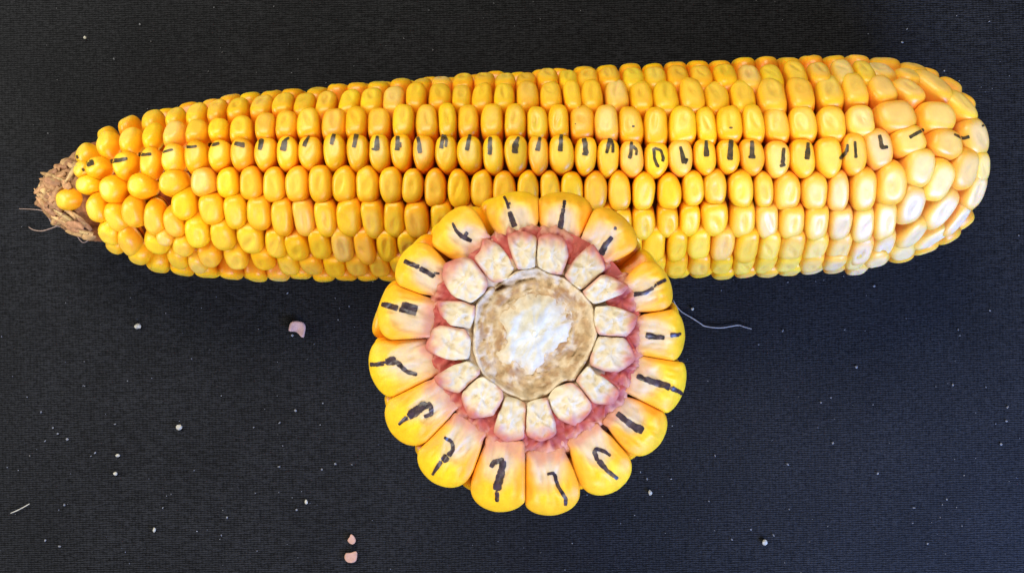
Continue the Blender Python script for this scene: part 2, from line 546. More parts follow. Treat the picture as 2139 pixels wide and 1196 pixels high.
# irregular kernels at the two ends: (x, y, w, h, rotation, exponent, dent)
ODD = [(166, 312, 46, 46, 20, 2.2, 0), (190, 343, 50, 46, 0, 2.1, 0), (162, 350, 36, 40, 0, 2.0, 0), (168, 384, 48, 42, -10, 2.1, 0),
       (139, 417, 46, 46, 0, 2.1, 0), (191, 441, 42, 60, 8, 2.1, 0), (231, 461, 44, 62, 20, 2.2, 0), (270, 449, 50, 62, 0, 2.3, 0.6),
       (314, 466, 50, 68, -8, 2.2, 0), (357, 474, 44, 60, 15, 2.2, 0), (220, 497, 52, 48, -15, 2.2, 0.8), (262, 519, 44, 52, 10, 2.2, 0.4),
       (322, 521, 60, 44, -15, 2.3, 0.3), (377, 525, 46, 44, -10, 2.2, 0.2), (367, 556, 46, 40, 0, 2.2, 0.2), (411, 562, 38, 36, 0, 2.2, 0.2),
       (284, 546, 48, 34, -15, 2.2, 0), (232, 524, 44, 30, -25, 2.2, 0), (328, 566, 46, 30, 0, 2.2, 0), (340, 503, 40, 30, 0, 2.2, 0),
       # butt end
       (1840, 307, 58, 84, 10, 2.7, 0.4), (1906, 290, 72, 62, 18, 2.9, 0.1), (1988, 295, 80, 62, -8, 2.5, 0.4), (2050, 281, 62, 84, 20, 2.4, 0.5),
       (1877, 235, 88, 66, 5, 2.8, 0), (1968, 235, 82, 68, 0, 2.6, 0), (2016, 211, 50, 70, 38, 2.4, 0.2), (1846, 178, 57, 62, 10, 2.6, 0.2),
       (1902, 177, 56, 60, 38, 2.7, 0.3), (1953, 168, 52, 66, 40, 2.6, 0.1), (1840, 138, 74, 40, 8, 2.5, 0.5), (1900, 147, 52, 36, 30, 2.5, 0.2),
       (1928, 349, 64, 82, -14, 2.7, 0.1), (1968, 379, 64, 84, -24, 2.7, 0.2), (2028, 355, 62, 86, -12, 2.6, 0.3), (2045, 402, 52, 76, -22, 2.4, 0.5),
       (1910, 435, 64, 78, -10, 2.6, 0.7), (1974, 444, 60, 82, -42, 2.5, 0.7), (2006, 462, 40, 62, -45, 2.4, 0.4), (1910, 497, 58, 56, -28, 2.5, 0.7),
       (1953, 503, 48, 68, -55, 2.5, 0.4), (1890, 533, 60, 42, 20, 2.4, 0.4), (1833, 546, 56, 40, 8, 2.4, 0.4),
       (2060, 350, 44, 70, 0, 2.5, 0.3)]

ear = empty('corn_ear', (0.0, 0.02, 0.0), 'whole yellow ear of corn lying across the black cloth with one inked row', 'corn ear')

KERNELS = []          # (verts world, faces, cols)
SEP, FILL = [], []


def place_kernel(px, py, w, h, rot=0.0, n_top=2.7, n_bot=2.7, dent=1.0, dome=1.0, theta=None, to=SEP, pale=0.0, sq=0.0, lift=0.0, hs=1.07):
    if theta is None:
        t, th = solve(px, py)
    else:
        t = (px - CX) * 1e-4
        th = theta
        t *= kpx(P(t, th)[2]) / 1e-4
    p = P(t, th)
    a, b, c = frame(t, th)
    k = kpx(p[2])
    wr = w * k / max(0.5, math.hypot(a[0], a[1])) * 1.05
    if h > 0:
        hr = h * k / max(0.5, math.hypot(b[0], b[1])) * hs
    else:
        hr = 0.415 * prof(t)[2]
    hr = min(hr, 0.0100)
    seed = int(px * 131 + py * 17) % 1000003
    r = np.random.default_rng(seed + 5)
    # measured dents drift off-centre, as on real ears
    V, F, C = kernel_shape(wr, hr, n_top, n_bot, dent * r.uniform(0.5, 1.25), r.normal(0, 0.03), seed, dome, 0, pale, sq)
    ro = math.radians(rot + r.normal(0, 1.5))
    a2 = a * math.cos(ro) + b * math.sin(ro)
    b2 = -a * math.sin(ro) + b * math.cos(ro)
    p = p + c * (r.normal(0, 0.00018) + lift)
    W = p + V[:, 0:1] * a2 + V[:, 1:2] * b2 + V[:, 2:3] * c
    to.append((W, F, C))
    return len(to) - 1


def pale_at(px, py, seed):
    r = np.random.default_rng(int(seed))
    q = sstep(1420, 1960, px) * (0.30 + 0.70 * sstep(330, 480, py)) * 0.50 + 0.16 * sstep(1880, 1990, px) * sstep(250, 380, py)
    q = q + r.uniform(0, 0.05) + (0.20 if r.random() < 0.05 + 0.28 * sstep(1500, 1900, px) else 0)
    return float(min(q, 0.85))


STY = {'D': (2.8, 2.05, 0.2), 'E': (2.3, 2.8, 0.6), 'C': (2.6, 3.3, 0.7), 'B': (2.6, 3.3, 0.8), 'A': (2.7, 3.2, 0.8),
       'F': (3.3, 2.6, 0.7), 'G': (3.2, 2.6, 0.8), 'H': (3.2, 2.6, 0.8)}
for rn, lst in ROW.items():
    nt_, nb_, de = STY[rn]
    for (x, y, w, h) in lst:
        small = sstep(520, 250, np.array(x)) if False else max(0.0, min(1.0, (560 - x) / 250))
        n1 = nt_ * (1 - small) + 2.15 * small
        n2 = nb_ * (1 - small) + 2.05 * small
        hidden = (rn == 'F' and 946 < x < 1284)
        place_kernel(x, y, w, h, 0, n1, n2, de * (1 - 0.75 * small), 1 + 0.9 * small, to=FILL if hidden else SEP,
                     pale=pale_at(x, y, x * 7 + y), hs=1.02 if rn in 'DE' and 820 < x < 1420 else 1.06)
for (x, y, w, h, rot, n, de) in ODD:
    left = x < 600
    place_kernel(x, y, w, h, rot, n, n, de, 1.9 if left else 1.05, pale=pale_at(x, y, x * 7 + y) + (0 if left else 0.04), lift=0.0016 if x < 150 else 0.0)
# the rows seen only as slivers along both edges, and those under the broken piece
def span_row(x0, x1, step, th0, th1, dent=0.6):
    n = int((x1 - x0) / step)
    for i in range(n):
        x = x0 + (i + 0.5) * (x1 - x0) / n + random.uniform(-2, 2)
        u = (x - x0) / (x1 - x0)
        place_kernel(x, 0, step * 0.98, 0, 0, 2.8, 2.8, dent, theta=math.radians(th0 + (th1 - th0) * u), to=FILL, pale=pale_at(x, 560 if th0 < 0 else 150, x))

span_row(1196, 1812, 46, 86, 84)
span_row(1812, 1945, 62, 80, 66)
span_row(330, 1196, 45, 98, 92)
span_row(560, 1860, 46, -87, -82)
span_row(300, 560, 44, -80, -87)
span_row(420, 1850, 46, -109, -107)
span_row(380, 1850, 46, 112, 110)
for xx, rr_ in ((1880, (-98, -118, 98, 116)), (1935, (-94, -116, 96, 118)), (1985, (-92, -116, 94, 118)), (2016, (-104, -128, 106, 128))):
    for tt in rr_:
        place_kernel(xx, 0, 56, 0, 0, 2.5, 2.5, 0.3, theta=math.radians(tt), to=FILL, pale=0.3)
span_row(917, 1255, 45, -47, -47)
span_row(900, 1300, 46, -67, -66)
KOBJ = []
for (W, F, C) in SEP:
    KOBJ.append(mesh_obj('kernel', W - np.array(ear.location), F, M_KERN, None, C))
    o = KOBJ[-1]
    o.parent = ear
print('separate ear kernels', len(SEP), 'fill', len(FILL))
VV, FF, CC, base = [], [], [], 0
for (W, F, C) in FILL:
    VV.append(W); CC.append(C)
    FF += [tuple(i + base for i in f) for f in F]
    base += len(W)
o = mesh_obj('edge_kernels', np.concatenate(VV) - np.array(ear.location), FF, M_KERN, None, np.concatenate(CC))
o.parent = ear
o['kind'] = 'stuff'

# the cob inside: red-brown core, bare tan-pink tip on the left
V, C = [], []
NT, NA = 120, 56
ts = np.concatenate([np.linspace(PT[0] + 1e-5, PT[0] + 0.016, 50), np.linspace(PT[0] + 0.0165, PT[-1] - 0.0095, 70)])
for t in ts:
    px = t * 1e4 + CX
    y, z, r = prof(t)
    tip = 1 - sstep(150, 230, np.array(px))
    rc = r * (0.95 * tip + (1 - tip) * 0.79) - (1 - tip) * 0.0006
    rc = max(rc, 2e-4)
    for k in range(NA):
        a = 2 * math.pi * k / NA
        q = Vector((t * 500, math.sin(a) * 3.2, math.cos(a) * 3.2))
        nz = noise.noise(q * 1.3) * 0.7 + noise.noise(q * 3.1) * 0.5
        rr = rc * (1 + 0.09 * nz * float(tip)) + 0.0002 * nz
        V.append((t, y + rr * math.sin(a), max(z + rr * math.cos(a), 0.0003)))
        f = max(0, min(1, 0.5 + 0.6 * noise.noise(q * 0.9 + Vector((5, 1, 2)))))
        tan = np.array([0.42, 0.25, 0.10]) * (1 - f) + np.array([0.35, 0.17, 0.085]) * f
        core = np.array([0.20, 0.042, 0.010])
        C.append(tan * float(tip) + core * (1 - float(tip)))
F = []
for i in range(len(ts) - 1):
    for k in range(NA):
        j = (k + 1) % NA
        F.append((i * NA + k, i * NA + j, (i + 1) * NA + j, (i + 1) * NA + k))
F.append(tuple(range(NA)))
F.append(tuple((len(ts) - 1) * NA + k for k in range(NA - 1, -1, -1)))
F = [tuple(reversed(f)) for f in F]
cob = mesh_obj('cob', np.array(V) - np.array(ear.location), F, M_COB, None, np.array(C))
cob.parent = ear
cob['label'] = 'bare pinkish tan cob tip at the left end'

# papery bracts on the bare tip
def bract(px, py, ln, wd, ang, lift):
    t, th = solve(px, py)
    p = P(t, th); a, b, c = frame(t, th)
    d = a * math.cos(ang) + b * math.sin(ang)
    e = -a * math.sin(ang) + b * math.cos(ang)
    V, F, C = [], [], []
    n, m = 7, 5
    sh = random.uniform(0.7, 1.25)
    base = np.array(random.choice([(0.47, 0.28, 0.115), (0.42, 0.22, 0.095), (0.53, 0.36, 0.15), (0.37, 0.18, 0.085)])) * sh
    for top in (0, 1):
        for i in range(n):
            u = i / (n - 1)
            for j in range(m):
                v = j / (m - 1) * 2 - 1
                hw = wd * (math.sin(math.pi * (0.12 + 0.80 * u)) ** 0.8)
                q = p + d * (u - 0.3) * ln + e * v * hw + c * (lift * u * u + 0.00025 - 0.0005 * v * v * (1 - 0.5 * u) - 0.00012 * top + 0.0001 * math.sin(9 * v + 5 * u))
                V.append(q); C.append(base * (0.85 + 0.3 * u) * (1.1 if j % 2 else 0.95))
    N = n * m
    for i in range(n - 1):
        for j in range(m - 1):
            k = i * m + j
            F.append((k, k + 1, k + m + 1, k + m))
            F.append((N + k, N + k + m, N + k + m + 1, N + k + 1))
    for i in range(n - 1):
        for j in (0, m - 1):
            k = i * m + j
            F.append((k, k + m, N + k + m, N + k) if j == 0 else (k, N + k, N + k + m, k + m))
    for j in range(m - 1):
        for i in (0, n - 1):
            k = i * m + j
            F.append((k, N + k, N + k + 1, k + 1) if i == 0 else (k, k + 1, N + k + 1, N + k))
    o = mesh_obj('bract', np.array(V) - np.array(ear.location), F, M_HUSK, None, np.array(C))
    o.parent = ear


random.seed(21)
for (x, y) in [(88, 388), (84, 410), (92, 430), (103, 366), (108, 392), (112, 415), (108, 446), (122, 350), (126, 374), (120, 436), (133, 462), (128, 452),
               (146, 340), (150, 358), (140, 392), (152, 468), (160, 482), (172, 462), (176, 486), (150, 448), (98, 402), (98, 418), (190, 492), (116, 400), (138, 338), (166, 474), (95, 376), (112, 358), (130, 364), (118, 382), (100, 440), (118, 426), (142, 456), (142, 474), (164, 490), (182, 474), (88, 422), (104, 408), (124, 460), (134, 348), (156, 346), (128, 392), (90, 400), (110, 376)]:
    bract(x, y, random.uniform(0.0030, 0.0062), random.choice([random.uniform(0.0003, 0.0006), random.uniform(0.0007, 0.0012)]), math.pi + random.uniform(-0.8, 0.8), random.uniform(-0.0002, 0.0004))


def strand(pts, z0, z1, r, parent, mat=M_SILK, name='silk_strand'):
    n = len(pts)
    off = np.array(parent.location) if parent else 0
    w = [at(x, y, z0 + (z1 - z0) * i / (n - 1)) - off for i, (x, y) in enumerate(pts)]
    o = tube(name, w, r, mat)
    if parent:
        o.parent = parent
    return o


strand([(120, 471), (104, 458), (90, 441), (66, 437), (40, 436)], 0.014, 0.004, 0.00010, ear)
strand([(125, 470), (106, 477), (88, 482), (70, 480), (60, 474)], 0.013, 0.005, 0.00013, ear)
strand([(158, 484), (163, 495), (173, 506), (184, 502), (196, 492)], 0.013, 0.014, 0.00013, ear)
strand([(100, 450), (110, 468), (128, 474), (146, 480)], 0.013, 0.013, 0.00011, ear)

# ------------------------------------------------------------------ the broken ear, its broken face towards the camera
ZF = 0.075
FC = (1117.0, 697.0)
fc = at(FC[0], FC[1], ZF)
half = empty('broken_corn_ear', (fc[0], fc[1], 0.0), 'broken corn ear standing upright, its cross-section face with red chaff and white pith showing', 'corn ear')
HO = np.array(half.location)
kz = kpx(ZF)


def hp(px, py, z=ZF):
    return at(px, py, z) - HO


def smooth_closed(pts, n):
    pts = np.array(pts, float)
    m = len(pts)
    # Catmull-Rom closed, resampled by angle-free arclength
    out = []
    for i in range(m):
        a, b, c, d = pts[i - 1], pts[i], pts[(i + 1) % m], pts[(i + 2) % m]
        for t in np.linspace(0, 1, 16, endpoint=False):
            out.append(0.5 * (2 * b + (c - a) * t + (2 * a - 5 * b + 4 * c - d) * t * t + (-a + 3 * b - 3 * c + d) * t ** 3))
    out = np.array(out)
    seg = np.linalg.norm(np.roll(out, -1, 0) - out, axis=1)
    cum = np.concatenate([[0], np.cumsum(seg)])
    s = np.linspace(0, cum[-1], n, endpoint=False)
    cl = np.vstack([out, out[:1]])
    return np.stack([np.interp(s, cum, cl[:, 0]), np.interp(s, cum, cl[:, 1])], 1)


# cut kernels: tip, base, width, in photograph pixels
CUT = [((1065, 401), (1084, 500), 106), ((1181, 401), (1172, 500), 108), ((1306, 456), (1236, 530), 108), ((1399, 585), (1308, 622), 100),
       ((1431, 702), (1322, 700), 106), ((1430, 812), (1312, 776), 120), ((1380, 925), (1278, 852), 104), ((1288, 1024), (1214, 900), 108),
       ((1160, 1075), (1138, 935), 114), ((1034, 1068), (1056, 915), 114), ((903, 1006), (985, 880), 112), ((817, 903), (940, 815), 110),
       ((774, 782), (912, 740), 122), ((790, 642), (910, 668), 110), ((836, 536), (930, 592), 98), ((922, 458), (1002, 526), 108)]
CUTK = []
UO = np.array([[0.0, 0.62], [0.12, 0.74], [0.25, 0.86], [0.40, 0.98], [0.55, 1.06], [0.68, 1.08], [0.80, 1.00], [0.89, 0.82], [0.95, 0.58], [0.985, 0.30], [1.0, 0.0]])
NSC = 64
CP = np.array([[0.08, 0], [0.16, 0.0], [0.24, 0.003], [0.32, 0.008], [0.40, 0.016], [0.48, 0.03], [0.56, 0.05], [0.64, 0.08], [0.72, 0.125], [0.79, 0.18],
               [0.86, 0.27], [0.92, 0.37], [0.96, 0.48], [0.985, 0.60], [1.0, 0.80], [1.0, 1.35], [0.97, 1.7], [0.88, 2.0]])
for ki, (T, B, W) in enumerate(CUT):
    T, B = np.array(T, float), np.array(B, float)
    L = np.linalg.norm(T - B)
    d = (T - B) / L
    e = np.array([-d[1], d[0]])
    r = np.random.default_rng(300 + ki)
    up = [(u, f) for u, f in UO] + [(u, -f) for u, f in UO[-2::-1]]
    skew = r.normal(0, 0.04)
    poly = [B + d * u * L + e * (f + skew * math.sin(u * 3)) * W / 2 for u, f in up]
    ol = smooth_closed(poly, NSC)
    cen = B + d * L * 0.56
    # press the flanks flat where they meet the neighbouring kernels
    for nb in (ki - 1, (ki + 1) % 16):
        T2, B2 = np.array(CUT[nb][0], float), np.array(CUT[nb][1], float)
        c2 = B2 + (T2 - B2) * 0.56
        p1, p2 = (B + B2) / 2, (cen + c2) / 2
        ld = (p2 - p1) / np.linalg.norm(p2 - p1)
        ln_ = np.array([-ld[1], ld[0]])
        if (cen - p1) @ ln_ < 0:
            ln_ = -ln_
        dist = (ol - p1) @ ln_
        ol = ol + np.where(dist < 0.15, 0.15 - dist, 0)[:, None] * ln_
    zt = ZF - 0.0008 + r.normal(0, 0.0004)
    u0 = 0.0016
    V, C = [], []
    col_y = np.array([0.88, 0.50 + r.normal(0, 0.03), 0.012])
    col_o = np.array([0.84, 0.36 + r.normal(0, 0.02), 0.015])
    germ = np.array([0.62, 0.47, 0.29])
    tan = np.array([0.64, 0.36, 0.12])
    lower = 1.0 if T[1] > 800 else 0.0

    tl1, tl2 = r.normal(0, 0.0004), r.normal(0, 0.0003)

    def vert(p, s, dp):
        rel = (p - B)
        u = rel @ d / L
        v = (rel @ e) / (W / 2)
        nz = 0.17 * noise.noise(Vector((p[0] * 0.035, p[1] * 0.035, ki * 3.1)))
        tip_u = 0.80 - 0.12 * lower
        gu = u + 0.5 * nz + 0.30 * abs(v)
        gv_ = abs(v + 0.10 * r_off + 0.9 * nz)
        facet = float((1 - sstep(tip_u - 0.07, tip_u + 0.07, np.array(gu))) * (1 - sstep(0.42, 0.62, np.array(gv_))))
        wg = float((1 - sstep(tip_u - 0.22, tip_u + 0.14, np.array(gu))) * (1 - sstep(0.32, 0.82, np.array(gv_))))
        z = zt - dp * (u0 if dp < 1 else 0.0021) - 0.0022 * max(0, (u - 0.62) / 0.38) ** 2 + tl1 * v + tl2 * u
        fine = float(1 - sstep(0.6, 0.95, np.array(s)))
        wr = noise.noise(Vector(((rel @ e) * 0.13, (rel @ d) * 0.035, ki * 1.7)))
        z += (0.00032 * wr + 0.00034 * noise.noise(Vector((p[0] * 0.05, p[1] * 0.05, ki)))) * fine
        z -= 0.00042 * facet - 0.00022 * facet * math.exp(-((v + 0.10 * r_off) / 0.14) ** 2)
        V.append(hp(p[0], p[1], z))
        wt = float(1 - sstep(0.10, 0.62, np.array(u + nz + 0.22 * abs(v)))) * 0.8
        wo = float(sstep(0.30, 0.8, np.array(abs(v + 0.5 * nz))) * (1 - sstep(0.60, 0.95, np.array(u)))) * 0.9
        c = col_y * (1 - wo) + col_o * wo
        c = c * (1 - wt) + tan * wt
        c = c * (1 - wg * 0.9) + germ * wg * 0.9
        wb = float(1 - sstep(0.06, 0.30, np.array(u + 0.9 * nz))) * 0.75
        c = c * (1 - wb) + np.array([0.55, 0.19, 0.12]) * wb
        c = c * (1 + 0.10 * wr)
        C.append(c)

    r_off = r.normal(0, 1)
    vert(cen, 0, 0)
    for s, dp in CP:
        for q in ol:
            vert(cen + (q - cen) * s, s, dp)
    F = ring_faces(len(CP), NSC)
    F = [tuple(reversed(f)) for f in F]
    o = mesh_obj('kernel', V, F, M_CUT, None, np.array(C))
    o.parent = half
    CUTK.append((o, np.array(V) + HO, F))

# glumes: cream blocks round the cob, measured in the enlarged crop (900,500) at 2.991x
GL = [[(110, 170), (220, 135), (300, 165), (355, 270), (330, 330), (240, 400), (150, 340), (100, 250)],
      [(340, 10), (430, 60), (520, 180), (470, 250), (390, 265), (330, 210), (290, 130), (330, 90)],
      [(490, 0), (570, -25), (655, 10), (655, 165), (545, 185), (520, 120)],
      [(668, 20), (740, -15), (820, 20), (845, 100), (820, 215), (745, 205), (670, 165)],
      [(1000, 50), (1070, 190), (1000, 270), (935, 310), (835, 225), (920, 120)],
      [(1065, 235), (1210, 300), (1150, 360), (1020, 400), (945, 320)],
      [(1030, 420), (1130, 430), (1262, 480), (1240, 550), (1190, 605), (1050, 590), (1025, 510)],
      [(1048, 606), (1190, 618), (1255, 740), (1150, 815), (1000, 790), (1000, 740)],
      [(985, 790), (1040, 850), (1155, 930), (1120, 1005), (1010, 1000), (905, 890)],
      [(770, 930), (880, 895), (960, 960), (990, 1040), (900, 1140), (800, 1100), (735, 1000)],
      [(730, 990), (605, 1020), (600, 1130), (610, 1200), (690, 1230), (775, 1185)],
      [(592, 1022), (465, 980), (440, 1080), (405, 1180), (480, 1235), (588, 1210)],
      [(330, 860), (440, 940), (450, 1000), (400, 1075), (260, 1090), (215, 980), (240, 890)],
      [(225, 760), (300, 800), (300, 850), (200, 940), (80, 905), (45, 850)],
      [(30, 570), (100, 540), (200, 550), (245, 620), (235, 745), (120, 735), (-5, 680)],
      [(65, 395), (170, 400), (272, 402), (270, 470), (240, 560), (150, 540), (85, 470)]]
GP = np.array([[0.12, 0], [0.24, 0.0], [0.36, 0.01], [0.48, 0.02], [0.60, 0.04], [0.70, 0.075], [0.79, 0.12], [0.87, 0.20], [0.93, 0.31], [0.97, 0.48], [1.0, 0.85], [0.98, 1.6], [0.92, 2.4]])
NG = 52
fcp = np.array(FC)
GOL = []
for g in GL:
    pts = np.array([(900 + u / 2.991, 500 + v / 2.991) for u, v in g])
    cp = []
    for q in range(len(pts)):
        a_, b_, c_ = pts[q - 1], pts[q], pts[(q + 1) % len(pts)]
        cp += [b_ + (a_ - b_) * 0.16, b_ + (c_ - b_) * 0.16]
    cp = np.array(cp)
    rr_ = np.linalg.norm(cp - fcp, axis=1)
    cp = fcp + (cp - fcp) * (1 + 0.03 * sstep(155, 200, rr_))[:, None]
    GOL.append(smooth_closed(cp, NG))
GEX = []
for gi, ol in enumerate(GOL):
    cen = ol.mean(0)
    un = (ol - cen) / np.linalg.norm(ol - cen, axis=1)[:, None]
    inward = -(un @ ((cen - fcp) / np.linalg.norm(cen - fcp)))
    big = ol + un * (5.0 - 2.6 * sstep(0.1, 0.7, inward))[:, None]
    for nb in (gi - 1, (gi + 1) % 16):
        o2 = GOL[nb]
        dd = np.linalg.norm(ol[:, None, :] - o2[None, :, :], axis=2)
        ia, ib = np.unravel_index(np.argmin(dd), dd.shape)
        mid = (ol[ia] + o2[ib]) / 2
        radial = (mid - fcp) / np.linalg.norm(mid - fcp)
        cc = o2.mean(0) - cen
        nn_ = np.array([-radial[1], radial[0]])
        if nn_ @ cc > 0:
            nn_ = -nn_
        nn_ = 0.6 * nn_ - 0.4 * cc / np.linalg.norm(cc)
        nn_ /= np.linalg.norm(nn_)
        dist = (big - mid) @ nn_
        big = big + np.where(dist < 0.7, 0.7 - dist, 0)[:, None] * nn_
    # not into the woody ring
    GEX.append(big)
for gi, g in enumerate(GL):
    ol = GEX[gi]
    cen = ol.mean(0)
    r = np.random.default_rng(500 + gi)
    zt = ZF + 0.0002 + r.normal(0, 0.00035)
    V, C = [], []
    cream = np.array([0.62, 0.51, 0.32]) * r.uniform(0.92, 1.06)
    white = np.array([0.72, 0.65, 0.49])
    pink = np.array([0.48, 0.10, 0.07])
    rmax = max(np.linalg.norm(q - fcp) for q in ol)
    cd = (cen - fcp) / np.linalg.norm(cen - fcp)
    tperp = np.array([-cd[1], cd[0]])
    side = 1 if gi in (3, 6, 7, 8, 0, 14, 15) else -1
    rmin = min(np.linalg.norm(q - fcp) for q in ol)

    def gv(p, s, dp):
        rad = np.linalg.norm(p - fcp)
        f = (rad - rmin) / (rmax - rmin)
        n1 = noise.noise(Vector((p[0] * 0.07, p[1] * 0.07, gi * 2.7)))
        n2 = noise.noise(Vector((p[0] * 0.16, p[1] * 0.16, gi * 1.3)))
        z = zt - dp * (0.0009 if dp < 0.8 else 0.0016) - 0.0012 * max(0, f - 0.45) ** 1.5 + 0.0006 * n1 + 0.00035 * n2 - 0.0005 * abs(noise.noise(Vector((p[0] * 0.05, p[1] * 0.05, gi * 5.1)))) * (1 - s)
        V.append(hp(p[0], p[1], z))
        w = float(sstep(0.58, 0.98, np.array(f + 0.16 * n1 + 0.25 * (s - 0.8) * (s > 0.8) * (f > 0.3))))
        c = cream * (1 - max(0, n1) * 0.8) + white * max(0, n1) * 0.8
        tg = ((p - fcp) / (rad + 1e-6)) @ tperp
        w = max(w, 0.65 * float(sstep(0.72, 0.98, np.array(s))) * float(sstep(0.02, 0.5, np.array(tg * side * 9 + 0.5 * n1 + 0.5 * (f - 0.4)))))
        c = c * (1 - 0.88 * w) + pink * 0.88 * w
        C.append(c)
    gv(cen, 0, 0)
    for s, dp in GP:
        for q in ol:
            gv(cen + (q - cen) * s, s, dp)
    F = [tuple(reversed(f)) for f in ring_faces(len(GP), NG)]
    o = mesh_obj('glume', V, F, M_GLUME, None, np.array(C))
    o.parent = half

# tissue between the glumes: a cream to rose ring just under their tops
V, C = [], []
NQ = 160
qr = np.linspace(124, 222, 22)
for rr in qr:
    for k in range(NQ):
        a = 2 * math.pi * k / NQ
        x, y = FC[0] + rr * math.cos(a), FC[1] + rr * math.sin(a)
        n1 = noise.noise(Vector((x * 0.06, y * 0.06, 31.0))); n2 = noise.noise(Vector((a * 24, rr * 0.03, 12.0)))
        V.append(hp(x, y, ZF - 0.0014 - 0.0012 * float(1 - sstep(124, 142, np.array(rr))) + 0.0003 * n1 + 0.0003 * n2 - 0.0004 * float(sstep(200, 222, np.array(rr)))))
        w = float(sstep(150, 190, np.array(rr + 14 * n1)))
        c0 = np.array([0.50, 0.36, 0.21]) * (1 + 0.3 * n2)
        c1 = np.array([0.40, 0.075, 0.05]) * (1 + 0.4 * n2)
        C.append(c0 * (1 - w) + c1 * w)
F = []
for i in range(len(qr) - 1):
    for k in range(NQ):
        j = (k + 1) % NQ
        F.append((i * NQ + k, i * NQ + j, (i + 1) * NQ + j, (i + 1) * NQ + k))
o = mesh_obj('cupule_ring', V, F, M_CHAFF, None, np.array(C)); o.parent = half

# red chaff: a torn scale behind every kernel, between the cream glumes and the kernel bases
def chaff_piece(k, ang, r0, r1, wid, z, seed):
    r = np.random.default_rng(seed)
    pts = []
    for a, rr in [(-0.5, r0), (0.0, r0 - 4), (0.5, r0), (0.62, (r0 + r1) / 2), (0.55, r1 - 4), (0.25, r1 + r.uniform(-4, 5)), (0.0, r1 + r.uniform(-7, 6)),
                  (-0.25, r1 + r.uniform(-4, 5)), (-0.55, r1 - 4), (-0.62, (r0 + r1) / 2)]:
        t = ang + a * wid
        pts.append((FC[0] + rr * math.cos(t), FC[1] + rr * math.sin(t)))
    ol = smooth_closed(pts, 72)
    rad_o = np.linalg.norm(ol - fcp, axis=1)
    jag = np.convolve(r.normal(0, 1.2, 76), np.ones(5) / 4, 'valid')[:72] * 6.0 * sstep(r0 + 0.55 * (r1 - r0), r1, rad_o)
    ol = ol + (ol - fcp) / rad_o[:, None] * jag[:, None]
    cen = ol.mean(0)
    V, C = [], []
    dark = np.array([0.30, 0.032, 0.024]); pink = np.array([0.46, 0.098, 0.066]); pale = np.array([0.56, 0.25, 0.15])
    pr = np.array([[0.2, 0], [0.4, 0.03], [0.6, 0.10], [0.75, 0.2], [0.87, 0.38], [0.95, 0.62], [1.0, 1.0], [0.97, 1.8]])
    def cv(p, s, dp):
        rad = np.linalg.norm(p - fcp)
        f = (rad - r0) / (r1 - r0)
        n1 = noise.noise(Vector((p[0] * 0.09, p[1] * 0.09, seed * 0.37)))
        th_ = math.atan2(p[1] - FC[1], p[0] - FC[0])
        n2 = noise.noise(Vector((th_ * 26, rad * 0.035, seed * 0.11)))
        zz = z - dp * 0.0011 + 0.0004 * n1 + 0.0003 * n2 - 0.0004 * f
        V.append(hp(p[0], p[1], zz))
        w = max(0, min(1, 0.42 + 0.6 * n1 + 0.8 * n2))
        c = dark * (1 - w) + pink * w
        q = float(sstep(0.72, 1.05, np.array(f + 0.2 * n2)))
        C.append(c * (1 - q) + pale * q)
    cv(cen, 0, 0)
    for s, dp in pr:
        for q in ol:
            cv(cen + (q - cen) * s, s, dp)
    F = [tuple(reversed(f)) for f in ring_faces(len(pr), 72)]
    o = mesh_obj('red_chaff', V, F, M_CHAFF, None, np.array(C))
    o.parent = half


angs = []
for ki, (T, B, W) in enumerate(CUT):
    base = np.array(B, float)
    mid = (np.array(T, float) + base) / 2
    a = math.atan2(mid[1] - FC[1], mid[0] - FC[0])
    angs.append(a)
RC = [222, 216, 212, 220, 220, 222, 228, 231, 246, 240, 230, 225, 220, 220, 226, 218]
for ki in range(16):
    a = angs[ki]
    an = angs[(ki + 1) % 16]
    dlt = (an - a) % (2 * math.pi)
    T, B, W = CUT[ki]
    rb = np.linalg.norm(np.array(B, float) - fcp)
    # one scale over the kernel's base, one in the notch between neighbours
    chaff_piece(ki, a, 165, RC[ki] + 4, 0.38, ZF - 0.0008, 700 + ki)
    rb2 = np.linalg.norm(np.array(CUT[(ki + 1) % 16][1], float) - fcp)
    chaff_piece(ki, a + dlt / 2, 160, (RC[ki] + RC[(ki + 1) % 16]) / 2 + 3, 0.28, ZF - 0.0012, 800 + ki)

# woody ring and pith, measured in the same crop
RING = [(255, 690), (262, 560), (275, 400), (350, 310), (480, 225), (545, 187), (655, 166), (745, 208), (830, 230), (930, 310), (1018, 410), (1025, 510),
        (1045, 600), (1000, 725), (900, 885), (830, 892), (730, 972), (605, 1020), (460, 960), (310, 845)]
PITH = [(430, 480), (540, 400), (600, 345), (690, 340), (770, 355), (835, 430), (872, 530), (850, 640), (800, 690), (720, 750), (690, 800), (610, 818), (520, 790), (425, 700), (455, 580)]


def star(outline, n):
    pp = np.array([(900 + u / 2.991, 500 + v / 2.991) for u, v in outline])
    cq = []
    for q in range(len(pp)):
        a_, b_, c_ = pp[q - 1], pp[q], pp[(q + 1) % len(pp)]
        cq += [b_ + (a_ - b_) * 0.14, b_ + (c_ - b_) * 0.14]
    pts = smooth_closed(cq, 320)
    c = np.array(FC)
    a = np.arctan2(pts[:, 1] - c[1], pts[:, 0] - c[0]); rr = np.linalg.norm(pts - c, axis=1)
    i = np.argsort(a); a, rr = a[i], rr[i]
    a = np.concatenate([a - 2 * math.pi, a, a + 2 * math.pi]); rr = np.tile(rr, 3)
    return np.interp(np.linspace(-math.pi, math.pi, n, endpoint=False), a, rr)


